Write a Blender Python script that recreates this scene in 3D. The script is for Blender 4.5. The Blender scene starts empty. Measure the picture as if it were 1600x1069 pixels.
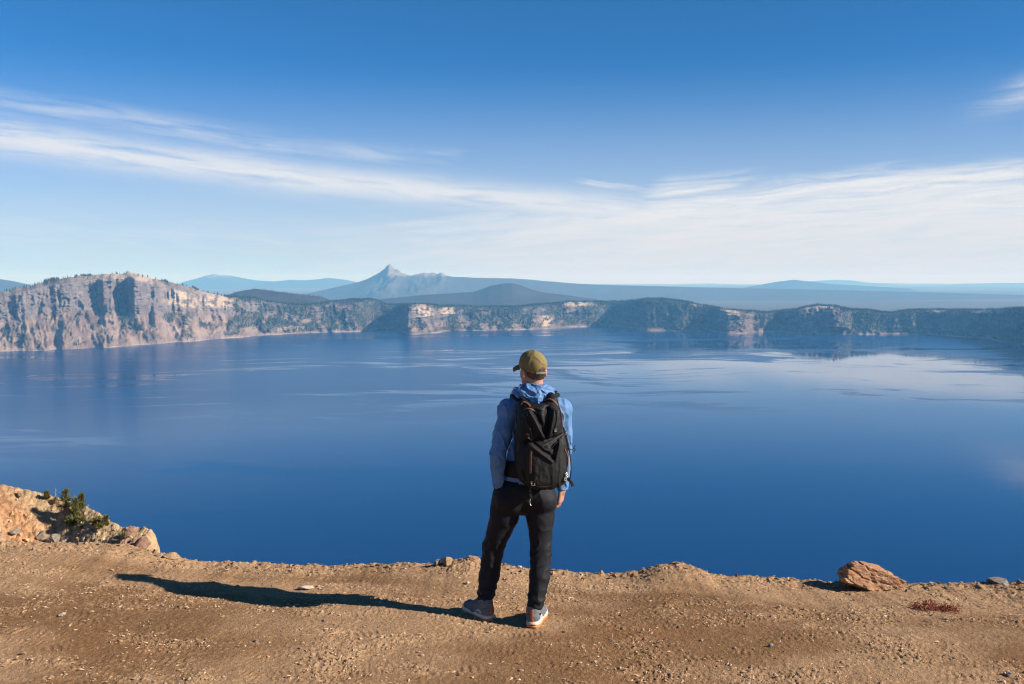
import bpy, bmesh, math, random
import numpy as np
from mathutils import Vector, Matrix

# ------------------------------------------------------------------ camera, sky, sun, exposure
scene = bpy.context.scene
COL = scene.collection
CAMZ = 2.25                       # eye height above the ground at the hiker's feet
LAKE_Z = CAMZ - 450.0
FPX = 1600 * 35.0 / 36.0
PITCH = math.radians(3.475)
cam_d = bpy.data.cameras.new('camera'); cam = bpy.data.objects.new('camera', cam_d); COL.objects.link(cam)
cam.location = (0, 0, CAMZ); cam.rotation_euler = (math.pi / 2 - PITCH, 0, 0)
cam_d.lens = 35; cam_d.sensor_width = 36; cam_d.clip_start = 0.1; cam_d.clip_end = 250000
cam_d.dof.use_dof = True; cam_d.dof.focus_distance = 6.5; cam_d.dof.aperture_fstop = 14.0
scene.camera = cam

SUN_EL = math.radians(28.6)
SUN_AZ = math.radians(105.8)      # clockwise from +Y (straight ahead), the sun stands right and a little behind
sun_d = bpy.data.lights.new('sun', 'SUN'); sun = bpy.data.objects.new('sun', sun_d); COL.objects.link(sun)
sun_d.energy = 5.0; sun_d.angle = math.radians(0.53); sun_d.color = (1.0, 0.92, 0.82)
sdir = Vector((math.sin(SUN_AZ) * math.cos(SUN_EL), math.cos(SUN_AZ) * math.cos(SUN_EL), math.sin(SUN_EL)))
sun.rotation_euler = sdir.to_track_quat('Z', 'Y').to_euler()

scene.view_settings.view_transform = 'Standard'
scene.view_settings.look = 'None'
scene.view_settings.exposure = 0.85
scene.view_settings.gamma = 1.0
scene.view_settings.use_curve_mapping = False
scene.render.engine = 'CYCLES'
scene.cycles.use_denoising = True
scene.cycles.max_bounces = 8
scene.cycles.filter_width = 1.15
scene.cycles.volume_bounces = 2

# ------------------------------------------------------------------ node helper
class NT:
    """small node-tree writer"""
    def __init__(s, tree): s.t = tree; s.n = tree.nodes; s.l = tree.links
    def new(s, typ, **kw):
        n = s.n.new(typ)
        for k, v in kw.items(): setattr(n, k, v)
        return n
    def put(s, sock, v):
        if v is None: return
        if hasattr(v, 'is_output'): s.l.new(v, sock)
        elif isinstance(v, (tuple, list)) and len(v) == 3 and sock.type == 'RGBA': sock.default_value = (*v, 1)
        else: sock.default_value = v
    def m(s, op, a, b=None, c=None, clamp=False):
        n = s.new('ShaderNodeMath', operation=op, use_clamp=clamp)
        s.put(n.inputs[0], a); s.put(n.inputs[1], b); s.put(n.inputs[2], c)
        return n.outputs[0]
    def add(s, a, b): return s.m('ADD', a, b)
    def sub(s, a, b): return s.m('SUBTRACT', a, b)
    def mul(s, a, b): return s.m('MULTIPLY', a, b)
    def ss(s, x, a, b, lo=0.0, hi=1.0):
        n = s.new('ShaderNodeMapRange', interpolation_type='SMOOTHSTEP')
        s.put(n.inputs[0], x); s.put(n.inputs[1], a); s.put(n.inputs[2], b); s.put(n.inputs[3], lo); s.put(n.inputs[4], hi)
        return n.outputs[0]
    def xyz(s, x, y, z):
        n = s.new('ShaderNodeCombineXYZ'); s.put(n.inputs[0], x); s.put(n.inputs[1], y); s.put(n.inputs[2], z); return n.outputs[0]
    def sep(s, v):
        n = s.new('ShaderNodeSeparateXYZ'); s.put(n.inputs[0], v); return n.outputs
    def noise(s, vec, scale=1.0, detail=4.0, rough=0.5, dist=0.0):
        n = s.new('ShaderNodeTexNoise'); s.put(n.inputs['Vector'], vec); n.inputs['Scale'].default_value = scale
        n.inputs['Detail'].default_value = detail; n.inputs['Roughness'].default_value = rough; n.inputs['Distortion'].default_value = dist
        return n.outputs['Fac']
    def mix(s, f, a, b, blend='MIX'):
        n = s.new('ShaderNodeMix', data_type='RGBA', blend_type=blend)
        s.put(n.inputs[0], f); s.put(n.inputs[6], a); s.put(n.inputs[7], b); return n.outputs[2]
    def gauss(s, x, c, w):
        d = s.m('DIVIDE', s.sub(x, c), w); return s.m('POWER', math.e, s.mul(s.mul(d, d), -1.0))

# ------------------------------------------------------------------ sky with cirrus
world = bpy.data.worlds.new('World'); scene.world = world; world.use_nodes = True
W = NT(world.node_tree); W.n.clear()
sky = W.new('ShaderNodeTexSky', sky_type='NISHITA'); sky.sun_disc = False
sky.sun_elevation = SUN_EL; sky.sun_rotation = SUN_AZ; sky.altitude = 2300
sky.air_density = 0.7; sky.dust_density = 0.0; sky.ozone_density = 10.0
tc = W.new('ShaderNodeTexCoord')
nv = W.new('ShaderNodeVectorMath', operation='NORMALIZE'); W.l.new(tc.outputs['Generated'], nv.inputs[0])
dx, dy, dz = W.sep(nv.outputs[0])
az = W.m('ARCTAN2', dx, dy); el = W.m('ARCSINE', dz)
# long fibres lying along the cirrus, finer cross fibres, broad gaps
vl = W.add(el, W.mul(az, 0.10)); vr = W.sub(el, W.mul(az, 0.06))
n_w = W.noise(W.xyz(W.mul(az, 9.0), W.mul(el, 30.0), 11.0), 1.0, 3, 0.5)
wl = W.mul(W.sub(n_w, 0.5), 0.016)
n_fib = W.noise(W.xyz(W.mul(az, 10.0), W.mul(W.add(vl, wl), 110.0), 0.0), 1.0, 9, 0.62, 0.35)
n_fibr = W.noise(W.xyz(W.mul(az, 6.0), W.mul(W.add(vr, wl), 80.0), 7.3), 1.0, 8, 0.66, 0.7)
n_str = W.noise(W.xyz(W.mul(az, 14.0), W.mul(W.add(vr, wl), 230.0), 4.4), 1.0, 6, 0.66, 0.5)
n_big = W.noise(W.xyz(W.mul(az, 7.0), W.mul(el, 24.0), 3.1), 1.0, 3, 0.5, 0.4)
n_dif = W.noise(W.xyz(W.add(W.mul(az, 60.0), W.mul(el, 120.0)), W.mul(el, 130.0), 1.7), 1.0, 5, 0.6, 0.8)
wob = W.mul(W.sub(n_big, 0.5), 0.012)
# band running down across the sky from upper left
b1c = W.add(W.add(W.mul(az, -0.098), 0.0815), wob)
up = W.ss(W.sub(el, b1c), -0.012, 0.030)                      # lower rim crisp, upper rim feathered
b1w = W.ss(az, -0.7, 0.15, 0.0155, 0.0135)
b1 = W.mul(W.gauss(el, b1c, b1w), W.ss(n_fib, 0.14, 0.58))
b1 = W.mul(b1, W.ss(az, 0.10, 0.22, 1.0, 0.0))
b1f = W.mul(W.gauss(el, W.add(b1c, 0.022), 0.015), W.mul(W.ss(n_fib, 0.45, 0.75), W.ss(n_big, 0.42, 0.62)))
b2c = W.add(W.add(W.mul(az, -0.108), 0.1085), wob)
b2 = W.mul(W.gauss(el, b2c, 0.010), W.mul(W.ss(n_fib, 0.28, 0.65), W.ss(n_big, 0.25, 0.50)))
b2 = W.mul(b2, W.ss(az, -0.17, -0.05, 1.0, 0.0))
# sheet over the right half, reaching down to the horizon
edge = W.add(W.add(W.ss(az, -0.35, 0.05, 0.052, 0.076), W.ss(az, 0.09, 0.165, 0.0, 0.027)), W.add(W.ss(az, 0.28, 0.36, 0.0, 0.007), wob))
inside = W.sub(edge, el)
sheet = W.ss(W.add(inside, W.mul(W.sub(n_fibr, 0.5), 0.030)), -0.004, 0.020)
left_fade = W.ss(W.add(az, W.mul(W.sub(n_fibr, 0.5), 0.5)), -0.28, 0.12)
gaps = W.ss(n_fibr, 0.36, 0.54, 0.42, 1.0)
gaps = W.m('MAXIMUM', gaps, W.ss(el, 0.085, 0.055))
sheet = W.mul(W.mul(sheet, left_fade), W.mul(gaps, W.ss(n_str, 0.30, 0.62, 0.68, 1.0)))
# thin layers low on the left
low = W.mul(W.gauss(el, 0.042, 0.020), W.mul(W.ss(n_fib, 0.38, 0.70), 0.34))
# wisp high on the right
wis = W.mul(W.mul(W.gauss(az, 0.490, 0.042), W.gauss(W.sub(el, W.mul(W.sub(az, 0.470), 0.30)), 0.166, 0.012)), W.ss(n_fibr, 0.35, 0.62))
cl = W.m('MAXIMUM', W.mul(b1, 0.84), W.mul(b1f, 0.62)); cl = W.m('MAXIMUM', cl, W.mul(b2, 0.42)); cl = W.m('MAXIMUM', cl, low)
cl = W.m('MAXIMUM', cl, W.mul(wis, 0.75)); cl = W.m('MAXIMUM', cl, W.mul(sheet, 0.95))
cl = W.mul(cl, W.ss(n_dif, 0.15, 0.55, 0.82, 1.0))
cl = W.mul(cl, W.ss(W.m('ABSOLUTE', az), 1.1, 2.2, 1.0, 0.25))
cl = W.mul(cl, W.ss(el, 0.30, 0.45, 1.0, 0.0))
SKY_K = 0.072
skyc = W.new('ShaderNodeVectorMath', operation='SCALE'); W.l.new(sky.outputs[0], skyc.inputs[0]); skyc.inputs['Scale'].default_value = SKY_K
tinted = W.mix(1.0, skyc.outputs[0], (0.55, 1.12, 1.08), 'MULTIPLY')
veil = W.m('ADD', W.ss(el, 0.03, 0.22, 0.58, 0.0), W.ss(el, 0.0, 0.12, 0.12, 0.0))     # thin high veil, thicker towards the horizon
tinted = W.mix(veil, tinted, (0.375, 0.380, 0.368))
mixed = W.mix(cl, tinted, W.mix(W.ss(el, 0.0, 0.09), (0.400, 0.410, 0.418), (0.475, 0.478, 0.480)))
bg = W.new('ShaderNodeBackground'); W.l.new(mixed, bg.inputs[0]); bg.inputs[1].default_value = 1.0
wo = W.new('ShaderNodeOutputWorld'); W.l.new(bg.outputs[0], wo.inputs[0])

# ------------------------------------------------------------------ maths helpers
def ray(px, py):
    """direction through a point of the 1600 x 1069 photograph, scaled so its forward part is about 1"""
    xc = (px - 800.0) / FPX; yc = (534.5 - py) / FPX
    return np.array([xc, math.cos(PITCH) + yc * math.sin(PITCH), -math.sin(PITCH) + yc * math.cos(PITCH)])
def at(px, py, Y):
    d = ray(px, py); return np.array([0, 0, CAMZ]) + d * (Y / d[1])
def on_z(px, py, z):
    d = ray(px, py); return np.array([0, 0, CAMZ]) + d * ((z - CAMZ) / d[2])
def elev(py):
    """tangent of the elevation of a photo row"""
    py = np.asarray(py, float); yc = (534.5 - py) / FPX
    return (-math.sin(PITCH) + yc * math.cos(PITCH)) / (math.cos(PITCH) + yc * math.sin(PITCH))

_rng = np.random.RandomState(7)
_perm = np.concatenate([_rng.permutation(512)] * 3)
_g3 = _rng.normal(size=(512, 3)); _g3 /= np.linalg.norm(_g3, axis=1)[:, None]
_ga = _rng.rand(512) * 2 * math.pi; _g2 = np.stack([np.cos(_ga), np.sin(_ga)], 1)
def perlin2(x, y, seed=0):
    x = np.asarray(x, float) + seed * 17.31; y = np.asarray(y, float) + seed * 9.17
    x, y = np.broadcast_arrays(x, y)
    xi = np.floor(x).astype(np.int64); yi = np.floor(y).astype(np.int64); xf = x - xi; yf = y - yi
    u = xf * xf * xf * (xf * (xf * 6 - 15) + 10); v = yf * yf * yf * (yf * (yf * 6 - 15) + 10)
    def g(i, j):
        h = _perm[_perm[(xi + i) & 511] + ((yi + j) & 511)]; h = _perm[h]
        return _g2[h, 0] * (xf - i) + _g2[h, 1] * (yf - j)
    a = g(0, 0) * (1 - u) + g(1, 0) * u; b = g(0, 1) * (1 - u) + g(1, 1) * u
    return (a * (1 - v) + b * v) * 1.5
def perlin3(x, y, z, seed=0):
    x = np.asarray(x, float) + seed * 17.31; y = np.asarray(y, float) + seed * 9.17; z = np.asarray(z, float) + seed * 5.3
    x, y, z = np.broadcast_arrays(x, y, z)
    xi = np.floor(x).astype(np.int64); yi = np.floor(y).astype(np.int64); zi = np.floor(z).astype(np.int64)
    xf = x - xi; yf = y - yi; zf = z - zi
    f = lambda t: t * t * t * (t * (t * 6 - 15) + 10)
    u, v, w = f(xf), f(yf), f(zf); out = 0
    for i in (0, 1):
        for j in (0, 1):
            for k in (0, 1):
                h = _perm[_perm[_perm[(xi + i) & 511] + ((yi + j) & 511)] + ((zi + k) & 511)]
                gr = _g3[h]
                d = gr[..., 0] * (xf - i) + gr[..., 1] * (yf - j) + gr[..., 2] * (zf - k)
                out = out + d * (u if i else 1 - u) * (v if j else 1 - v) * (w if k else 1 - w)
    return out * 1.5
def fbm2(x, y, o=4, seed=0, gain=0.5, lac=2.03):
    s = 0; a = 1; t = 0
    for i in range(o):
        s = s + a * perlin2(x, y, seed + i * 3); t += a; a *= gain; x = x * lac; y = y * lac
    return s / t * 1.3
def ridge2(x, y, o=4, seed=0, gain=0.5, lac=2.1):
    s = 0; a = 1; t = 0
    for i in range(o):
        s = s + a * (1 - np.minimum(1, 2.0 * np.abs(perlin2(x, y, seed + i * 3)))); t += a; a *= gain; x = x * lac; y = y * lac
    return s / t
def fbm3(p, sc, o=4, seed=0, gain=0.5):
    s = 0; a = 1; t = 0
    for i in range(o):
        s = s + a * perlin3(p[..., 0] * sc, p[..., 1] * sc, p[..., 2] * sc, seed + i * 3); t += a; a *= gain; sc *= 2.07
    return s / t * 1.3
def sstep(x, a, b):
    t = np.clip((np.asarray(x, float) - a) / (b - a), 0, 1); return t * t * (3 - 2 * t)
def tab(x, pts, k=0):
    pts = np.array(pts, float); return np.interp(x, pts[:, 0], pts[:, 1 + k])

# ------------------------------------------------------------------ mesh helpers
def tag(o, label=None, cat=None, group=None, kind=None):
    if label: o['label'] = label
    if cat: o['category'] = cat
    if group: o['group'] = group
    if kind: o['kind'] = kind
    return o
def mesh_np(verts, faces, smooth=True, uniform=None):
    """mesh from arrays; faces (n,3) or (n,4)"""
    me = bpy.data.meshes.new('m'); verts = np.asarray(verts, np.float32); faces = np.asarray(faces, np.int32)
    n, k = faces.shape
    me.vertices.add(len(verts)); me.vertices.foreach_set('co', verts.ravel())
    me.loops.add(n * k); me.loops.foreach_set('vertex_index', faces.ravel())
    me.polygons.add(n); me.polygons.foreach_set('loop_start', np.arange(0, n * k, k, dtype=np.int32))
    try: me.polygons.foreach_set('loop_total', np.full(n, k, np.int32))
    except Exception: pass
    me.update(calc_edges=True); me.validate()
    me.polygons.foreach_set('use_smooth', np.full(len(me.polygons), smooth, bool))
    return me
def link(name, me, mat=None, parent=None, loc=None):
    o = bpy.data.objects.new(name, me); COL.objects.link(o)
    if me is not None: me.name = name
    if mat is not None: me.materials.append(mat)
    if parent is not None: o.parent = parent
    if loc is not None: o.location = loc
    return o
def grid_faces(nr, nc):
    i = np.arange(nr * nc).reshape(nr, nc)
    return np.stack([i[:-1, :-1], i[:-1, 1:], i[1:, 1:], i[1:, :-1]], -1).reshape(-1, 4)
def set_col(me, rgb, name='tint'):
    a = me.color_attributes.new(name, 'FLOAT_COLOR', 'POINT')
    c = np.ones((len(me.vertices), 4), np.float32); c[:, :3] = rgb
    a.data.foreach_set('color', c.ravel())
def set_val(me, v, name):
    a = me.attributes.new(name, 'FLOAT', 'POINT'); a.data.foreach_set('value', np.asarray(v, np.float32))
def grid_normals(P):
    """P (r,c,3) -> unit normals"""
    du = np.gradient(P, axis=1); dv = np.gradient(P, axis=0)
    n = np.cross(du, dv); return n / (np.linalg.norm(n, axis=-1, keepdims=True) + 1e-12)
def material(name):
    m = bpy.data.materials.new(name); m.use_nodes = True; t = NT(m.node_tree); t.n.clear()
    b = t.new('ShaderNodeBsdfPrincipled'); o = t.new('ShaderNodeOutputMaterial'); t.l.new(b.outputs[0], o.inputs[0])
    return m, t, b
def coords(t, kind='Object'):
    return t.new('ShaderNodeTexCoord').outputs[kind]
def attr(t, name, out='Color'):
    n = t.new('ShaderNodeAttribute'); n.attribute_name = name; return n.outputs[out]
def bump(t, b, h, strength=0.5, dist=0.01):
    n = t.new('ShaderNodeBump'); n.inputs['Strength'].default_value = strength; n.inputs['Distance'].default_value = dist
    t.put(n.inputs['Height'], h); t.l.new(n.outputs[0], b.inputs['Normal']); return n
def plain(name, col, rough=0.6, var=0.15, scale=60, bstr=0.0, metal=0.0, bscale=None, bdist=0.002):
    """a plain coloured surface with a little uneven tone and grain"""
    m, t, b = material(name); co = coords(t)
    n = t.noise(co, scale, 4, 0.6)
    k = t.ss(n, 0.25, 0.75, 1 - var, 1 + var)
    v = t.new('ShaderNodeVectorMath', operation='SCALE'); v.inputs[0].default_value = col; t.l.new(k, v.inputs['Scale'])
    t.l.new(v.outputs[0], b.inputs['Base Color']); b.inputs['Roughness'].default_value = rough; b.inputs['Metallic'].default_value = metal
    if bstr: bump(t, b, t.noise(co, bscale or scale * 4, 3, 0.6), bstr, bdist)
    return m
# ------------------------------------------------------------------ the lake
m_lake, t, b = material('lake_water')
co = coords(t); x, y, z = t.sep(co)
warp = t.noise(t.xyz(t.mul(x, 0.0006), t.mul(y, 0.0006), 0.0), 1.0, 3, 0.5)
wx = t.add(x, t.mul(t.sub(warp, 0.5), 2600.0)); wy = t.add(y, t.mul(t.sub(warp, 0.5), 1500.0))
st = t.noise(t.xyz(t.mul(wx, 0.00042), t.mul(wy, 0.0016), 2.0), 1.0, 6, 0.60, 0.6)
st2 = t.noise(t.xyz(t.mul(wx, 0.0012), t.mul(wy, 0.0050), 5.0), 1.0, 5, 0.6, 0.4)
calm_side = t.ss(t.add(x, t.mul(t.sub(warp, 0.5), 1500.0)), -900.0, 1800.0, 0.0, 0.112)
calm_side = t.mul(calm_side, t.ss(x, 2000.0, 2900.0, 1.0, 0.25))
st3 = t.noise(t.xyz(t.mul(wx, 0.0030), t.mul(wy, 0.0170), 8.0), 1.0, 4, 0.6, 0.3)
breeze = t.ss(t.sub(t.add(t.add(t.mul(st, 0.42), t.mul(st2, 0.34)), t.mul(st3, 0.24)), calm_side), 0.37, 0.49)
near_calm = t.ss(t.add(y, t.mul(t.sub(warp, 0.5), 1800.0)), 2600.0, 4300.0)
near_r = t.ss(x, -2200.0, 600.0, 0.70, 0.35)
breeze = t.mul(breeze, t.add(t.mul(near_calm, t.sub(1.0, near_r)), near_r))
t.put(b.inputs['Roughness'], t.ss(breeze, 0.0, 1.0, 0.03, 0.25))
b.inputs['Base Color'].default_value = (0.0, 0.026, 0.110, 1)
b.inputs['IOR'].default_value = 1.25
b.inputs['Specular Tint'].default_value = (0.45, 0.88, 1.0, 1)
g = t.noise(t.xyz(t.mul(x, 0.02), t.mul(y, 0.02), 0.0), 1.0, 4, 0.6)
bump(t, b, g, 0.02, 6.0)

# shoreline: photo column, photo row of the waterline -> distance
SHORE = [(-500,592),(-300,572),(-150,559),(0,549.5),(60,547),(100,545.5),(162,542),(200,540.5),(250,537),(312,532),(360,528),(400,525),(450,522),(515,519.5),(560,519),
         (585,515),(622,514),(632,522),(680,521),(700,518),(735,516.5),(800,516),(832,515),(900,511),(950,509),(975,510),(1008,516.5),(1050,517),(1090,517),(1112,517),
         (1125,520),(1190,519.5),(1215,518.5),(1250,521.5),(1330,522.5),(1385,522.5),(1440,523),(1500,526),(1550,531),(1600,538),(1700,557),(1850,592),(2000,640)]
CREST = [(-500,520),(-300,486),(-150,466),(0,457),(45,447),(75,440),(110,434),(150,430),(180,427.5),(205,426.5),(215,428),(228,433),(250,438.5),(270,442),(300,450),
         (330,459),(355,464),(400,467),(415,471),(450,475),(475,478),(495,475),(515,472),(535,471),(550,469),(575,468),(592,471),(606,477),(640,476),(665,476),(690,479),(800,480),
         (850,476),(888,472),(950,472),(980,471),(1010,468),(1035,468),(1065,471),(1100,478),(1137,484),(1162,486),(1200,489),(1237,485),(1262,480),(1282,478),(1305,479),(1325,484),
         (1355,486),(1390,490),(1400,489),(1420,486),(1450,484.5),(1525,485.5),(1600,483),(1700,472),(1850,455),(2000,430)]
# share of the height that is scree below the cliff, cliff slope in degrees
CLIFF = [(-500,.45,62),(0,.48,66),(120,.50,70),(210,.42,74),(260,.50,60),(330,.60,48),(400,.55,50),(520,.45,52),(600,.30,46),(640,.30,60),(700,.40,52),(830,.40,45),(900,.55,48),
         (960,.30,42),(1040,.30,42),(1090,.35,55),(1130,.35,66),(1190,.40,55),(1230,.40,60),(1290,.42,68),(1340,.40,42),(1400,.20,40),(1500,.20,42),(1600,.20,44),(2000,.20,46)]
pxs = np.arange(-400, 1900, 1.65); NC = len(pxs); NR = 176
dirx = (pxs - 800.0) / FPX
shore_y = LAKE_Z * 0 + (LAKE_Z - CAMZ) / elev(tab(pxs, SHORE))
k = np.ones(7) / 7; shore_y = np.convolve(np.pad(shore_y, 3, 'edge'), k, 'valid')
tc_ = tab(pxs, CLIFF, 0); ca_ = np.radians(tab(pxs, CLIFF, 1)); crow = tab(pxs, CREST)
Hh = np.full(NC, 300.0)
for _ in range(6):
    setb = Hh * tc_ / math.tan(math.radians(34)) + Hh * (0.93 - tc_) / np.tan(ca_) + Hh * 0.07 / math.tan(math.radians(14))
    Hh = (shore_y + setb) * elev(crow) + CAMZ - LAKE_Z
T = np.linspace(-0.04, 1, NR)[:, None]                       # height share, row by row
tcl = tc_[None]; H2 = Hh[None]
r = np.where(T < tcl, T * H2 / math.tan(math.radians(34)),
    np.where(T < 0.93, tcl * H2 / math.tan(math.radians(34)) + (T - tcl) * H2 / np.tan(ca_)[None],
             tcl * H2 / math.tan(math.radians(34)) + (0.93 - tcl) * H2 / np.tan(ca_)[None] + (T - 0.93) * H2 / math.tan(math.radians(14))))
S = (pxs * 5.2)[None] + 0 * T                                # metres along the rim
Z = LAKE_Z + T * H2
big = ridge2(S / 330 + T * 0.25, T * 0.55 + S / 4000, 2, 11)
wv = fbm2(S / 200, T * 2.5, 3, 27)
med = ridge2(S / 105 - T * 0.3 + wv * .5, T * 0.9, 3, 23)
sml = ridge2(S / 38 + wv * .9, T * 1.6, 3, 29)
fin = fbm2(S / 42, T * H2 / 55, 4, 31)
flute = ridge2(S / 45, T * 0.9, 3, 41)
env = sstep(T, -0.05, 0.12) * (1 - sstep(T, 0.80, 1.0)) ; envs = 0.45 + 0.55 * env
Ks = np.clip(Hh / 300, 0.7, 1.6)[None]
cliffz = sstep(T, tcl - 0.04, tcl + 0.04) * (1 - sstep(T, 0.90, 0.98))
off = -(big - 0.5) * 95 * Ks * envs * (1 - 0.35 * cliffz) - (med - 0.5) * 48 * env * (1 - 0.45 * cliffz) - (sml - 0.5) * 22 * env - fin * 20 * env - fbm2(S / 22, T * H2 / 26, 3, 37) * 8 * env - (flute - 0.5) * 30 * cliffz - (ridge2(S / 300, T * H2 / 34 + .5 * fbm2(S / 120, T * 2, 2, 47), 2, 43) - .5) * 16 * cliffz
# bold buttresses and headlands: column, half width, reach in metres, from, to (share of height)
for c, w, a, t0, t1 in [(216,13,210,.25,.97),(168,12,120,.35,.97),(100,18,25,.4,.97),(40,16,35,.4,.97),(262,20,60,.3,.95),(180,24,110,-.1,.42),(120,22,80,-.1,.4),
                        (60,20,70,-.1,.4),(300,20,60,-.1,.5),(372,18,60,-.1,.8),(650,16,60,-.1,.95),(645,28,60,-.1,1),(705,18,70,.0,.9),(745,14,50,-.1,.8),(930,16,70,.2,.9),(905,30,60,.55,1.0),
                        (1060,12,60,-.1,.5),(1150,22,230,-.1,.98),(1310,16,230,.25,.98),(1275,40,60,-.1,.36),(1500,18,60,-.1,.9),(1575,20,80,-.1,.8)]:
    e = np.exp(-((pxs - c) / w) ** 4)[None] * sstep(T, t0 - 0.08, t0 + 0.08) * (1 - sstep(T, t1 - 0.06, t1 + 0.03))
    off = off - a * e
crg = sstep(fbm2(S / 130, T * 3.6, 4, 103), -.02, .22) * (1 - cliffz) * env
off = off - crg * (26 * (ridge2(S / 30, T * H2 / 48, 3, 107) - .35) + 10)
off *= sstep(T, 1.02, 0.93) * 0.999 + 0.001
Zj = Z + (fbm2(S / 60, T * 6, 3, 51) * 10 * env) * Ks + fbm2(S / 90, T * 0 + 3, 4, 57) * 7 * sstep(T, 0.9, 1.0) * Ks
Y = shore_y[None] + r + off
P = np.stack([dirx[None] * Y, Y, Zj], -1)
# outer flank behind the crest, sinking to the plateau
back = []
for i, (d_, dz_) in enumerate([(60, -1), (160, -5), (340, -16), (700, -46), (1300, -110), (2200, -230), (3600, -420)]):
    Yb = Y[-1] + d_; zb = Zj[-1] + dz_ + fbm2(S[0] / 160, np.full(NC, i * 0.7), 3, 61) * min(8, d_ / 25)
    back.append(np.stack([dirx * Yb, Yb, zb], -1))
P = np.concatenate([P, np.stack(back)], 0); NRT = P.shape[0]
N = grid_normals(P); N *= np.sign(N[..., 2:3].mean() + 1e-9)
T_all = np.concatenate([T * np.ones((1, NC)), np.ones((NRT - NR, NC)) * 1.02], 0)
S_all = np.repeat(S[:1], NRT, 0); PXC = np.repeat(pxs[None], NRT, 0); TCL = np.repeat(tcl, NRT, 0)
steep = 1 - np.abs(N[..., 2])
# forest cover by stretch of rim (low, high), densest near the crest and in the hollows
FOR = [(-400,.28),(0,.30),(150,.28),(330,.30),(360,.45),(420,.50),(540,.55),(575,.85),(628,.90),(640,.20),(668,.30),(690,.55),(830,.62),(900,.55),(955,.85),(1040,.80),(1060,.85),(1118,.75),(1128,.25),(1185,.35),(1200,.80),(1270,.45),(1310,.30),(1335,.80),(1600,.85),(1950,.85)]
gully = (1 - med)[np.minimum(np.arange(NRT), NR - 1)] * (1 - TCL * 0) 
fd = tab(PXC, FOR) + .22 * (gully - .45) + .10 * sstep(fbm2(S_all / 130, T_all * 3.6, 4, 103), -.02, .22) * (T_all < .6)
pn = fbm2(S_all / 120, T_all * 3.2, 4, 71) * 0.55 + 0.5 + (big[np.minimum(np.arange(NRT), NR - 1)] < 0.45) * 0.10
top_f = sstep(T_all, 0.86, 0.97) * np.where(PXC < 350, 0.10, 0.55)
forest = np.clip(sstep(pn, 0.98 - fd, 1.12 - fd) + top_f, 0, 1) * (0.35 + 0.65 * (1 - sstep(steep, 0.55, 0.80))) * sstep(T_all, 0.03, 0.12)
bare = np.zeros_like(forest)                                   # pale pumice shelves
for c, w, t0, t1 in [(200,60,.93,1.05),(340,30,.72,.98),(285,28,.62,.86),(662,16,.60,1.0),(700,12,.72,.95),(905,26,.86,1.0),(855,10,.1,.5),(1140,18,.82,.98),(1275,32,.82,.97),(1462,14,.84,1.0),(1540,30,.90,1.0),(1090,8,.9,1)]:
    bare = np.maximum(bare, np.exp(-((PXC - c) / w) ** 4) * sstep(T_all, t0 - .05, t0 + .02) * (1 - sstep(T_all, t1, t1 + .05)))
bare *= sstep(fbm2(S_all / 40, T_all * 9, 3, 83), -0.35, 0.05)
forest *= (1 - 0.9 * bare) * np.where(PXC < 345, np.maximum(1 - sstep(T_all, .42, .55), sstep(T_all, .93, .97)), 1)
n1 = fbm2(S_all / 70, T_all * 6, 4, 91)[..., None]; n2 = fbm2(S_all / 260, T_all * 2 + S_all / 900, 3, 97)[..., None]
streak = fbm2(S_all / 14 + T_all * 8, T_all * 1.3, 3, 101)[..., None]
grey = np.array([.215, .185, .180]); tan_ = np.array([.315, .240, .190]); pink = np.array([.270, .200, .172]); cream = np.array([.56, .44, .31]); green = np.array([.030, .048, .026])
scree = tan_ * (sstep(n2, -.3, .3)) + pink * (1 - sstep(n2, -.3, .3))
cz = (sstep(T_all, TCL - .05, TCL + .05) * (1 - sstep(T_all, .93, .97)))[..., None]
colr = scree * (1 - cz) + grey * cz
colr = colr * (1 + .45 * n1 + .30 * streak)
crag = (sstep(fbm2(S_all / 130, T_all * 3.6, 4, 103), -.02, .22) * (1 - cz[..., 0]) * sstep(T_all, .04, .12))[..., None]
colr = colr * (1 - crag) + np.array([.165, .128, .098]) * (1 + .6 * n1 + .5 * streak) * crag
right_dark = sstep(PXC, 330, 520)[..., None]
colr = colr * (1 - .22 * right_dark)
pale_st = sstep(streak, .12, .45) * sstep(T_all, .05, .2)[..., None] * (1 - cz) * .35
colr = colr * (1 - pale_st) + cream * .8 * pale_st
colr = colr * (1 - bare[..., None]) + cream * (1 + .2 * n1) * bare[..., None]
beach = ((1 - sstep(Zj_all := P[..., 2], LAKE_Z + 4, LAKE_Z + 10)) * sstep(PXC, 0, 60) * sstep(fbm2(S_all / 150, S_all * 0, 3, 99), -.25, .25))[..., None]
colr = colr * (1 - beach) + np.array([.40, .34, .29]) * beach
under = forest[..., None] * .75
colr = colr * (1 - under) + green * (1 + .4 * n1) * under
m_cliff, t, b = material('caldera_rock')
tn = t.noise(coords(t), 0.06, 5, 0.65)
v = t.mix(1.0, attr(t, 'tint'), t.xyz(t.ss(tn, .2, .8, .72, 1.28), t.ss(tn, .2, .8, .74, 1.26), t.ss(tn, .2, .8, .76, 1.24)), 'MULTIPLY')
t.l.new(v, b.inputs['Base Color']); b.inputs['Roughness'].default_value = 0.95; b.inputs['Specular IOR Level'].default_value = 0.1
bump(t, b, t.noise(coords(t), 0.03, 6, 0.7), 0.6, 12.0)
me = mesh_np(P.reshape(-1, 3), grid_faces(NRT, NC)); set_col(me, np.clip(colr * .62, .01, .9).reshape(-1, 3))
tag(link('caldera_rim_terrain', me, m_cliff), 'long caldera rim of cliffs and scree across the lake', kind='structure')

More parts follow.
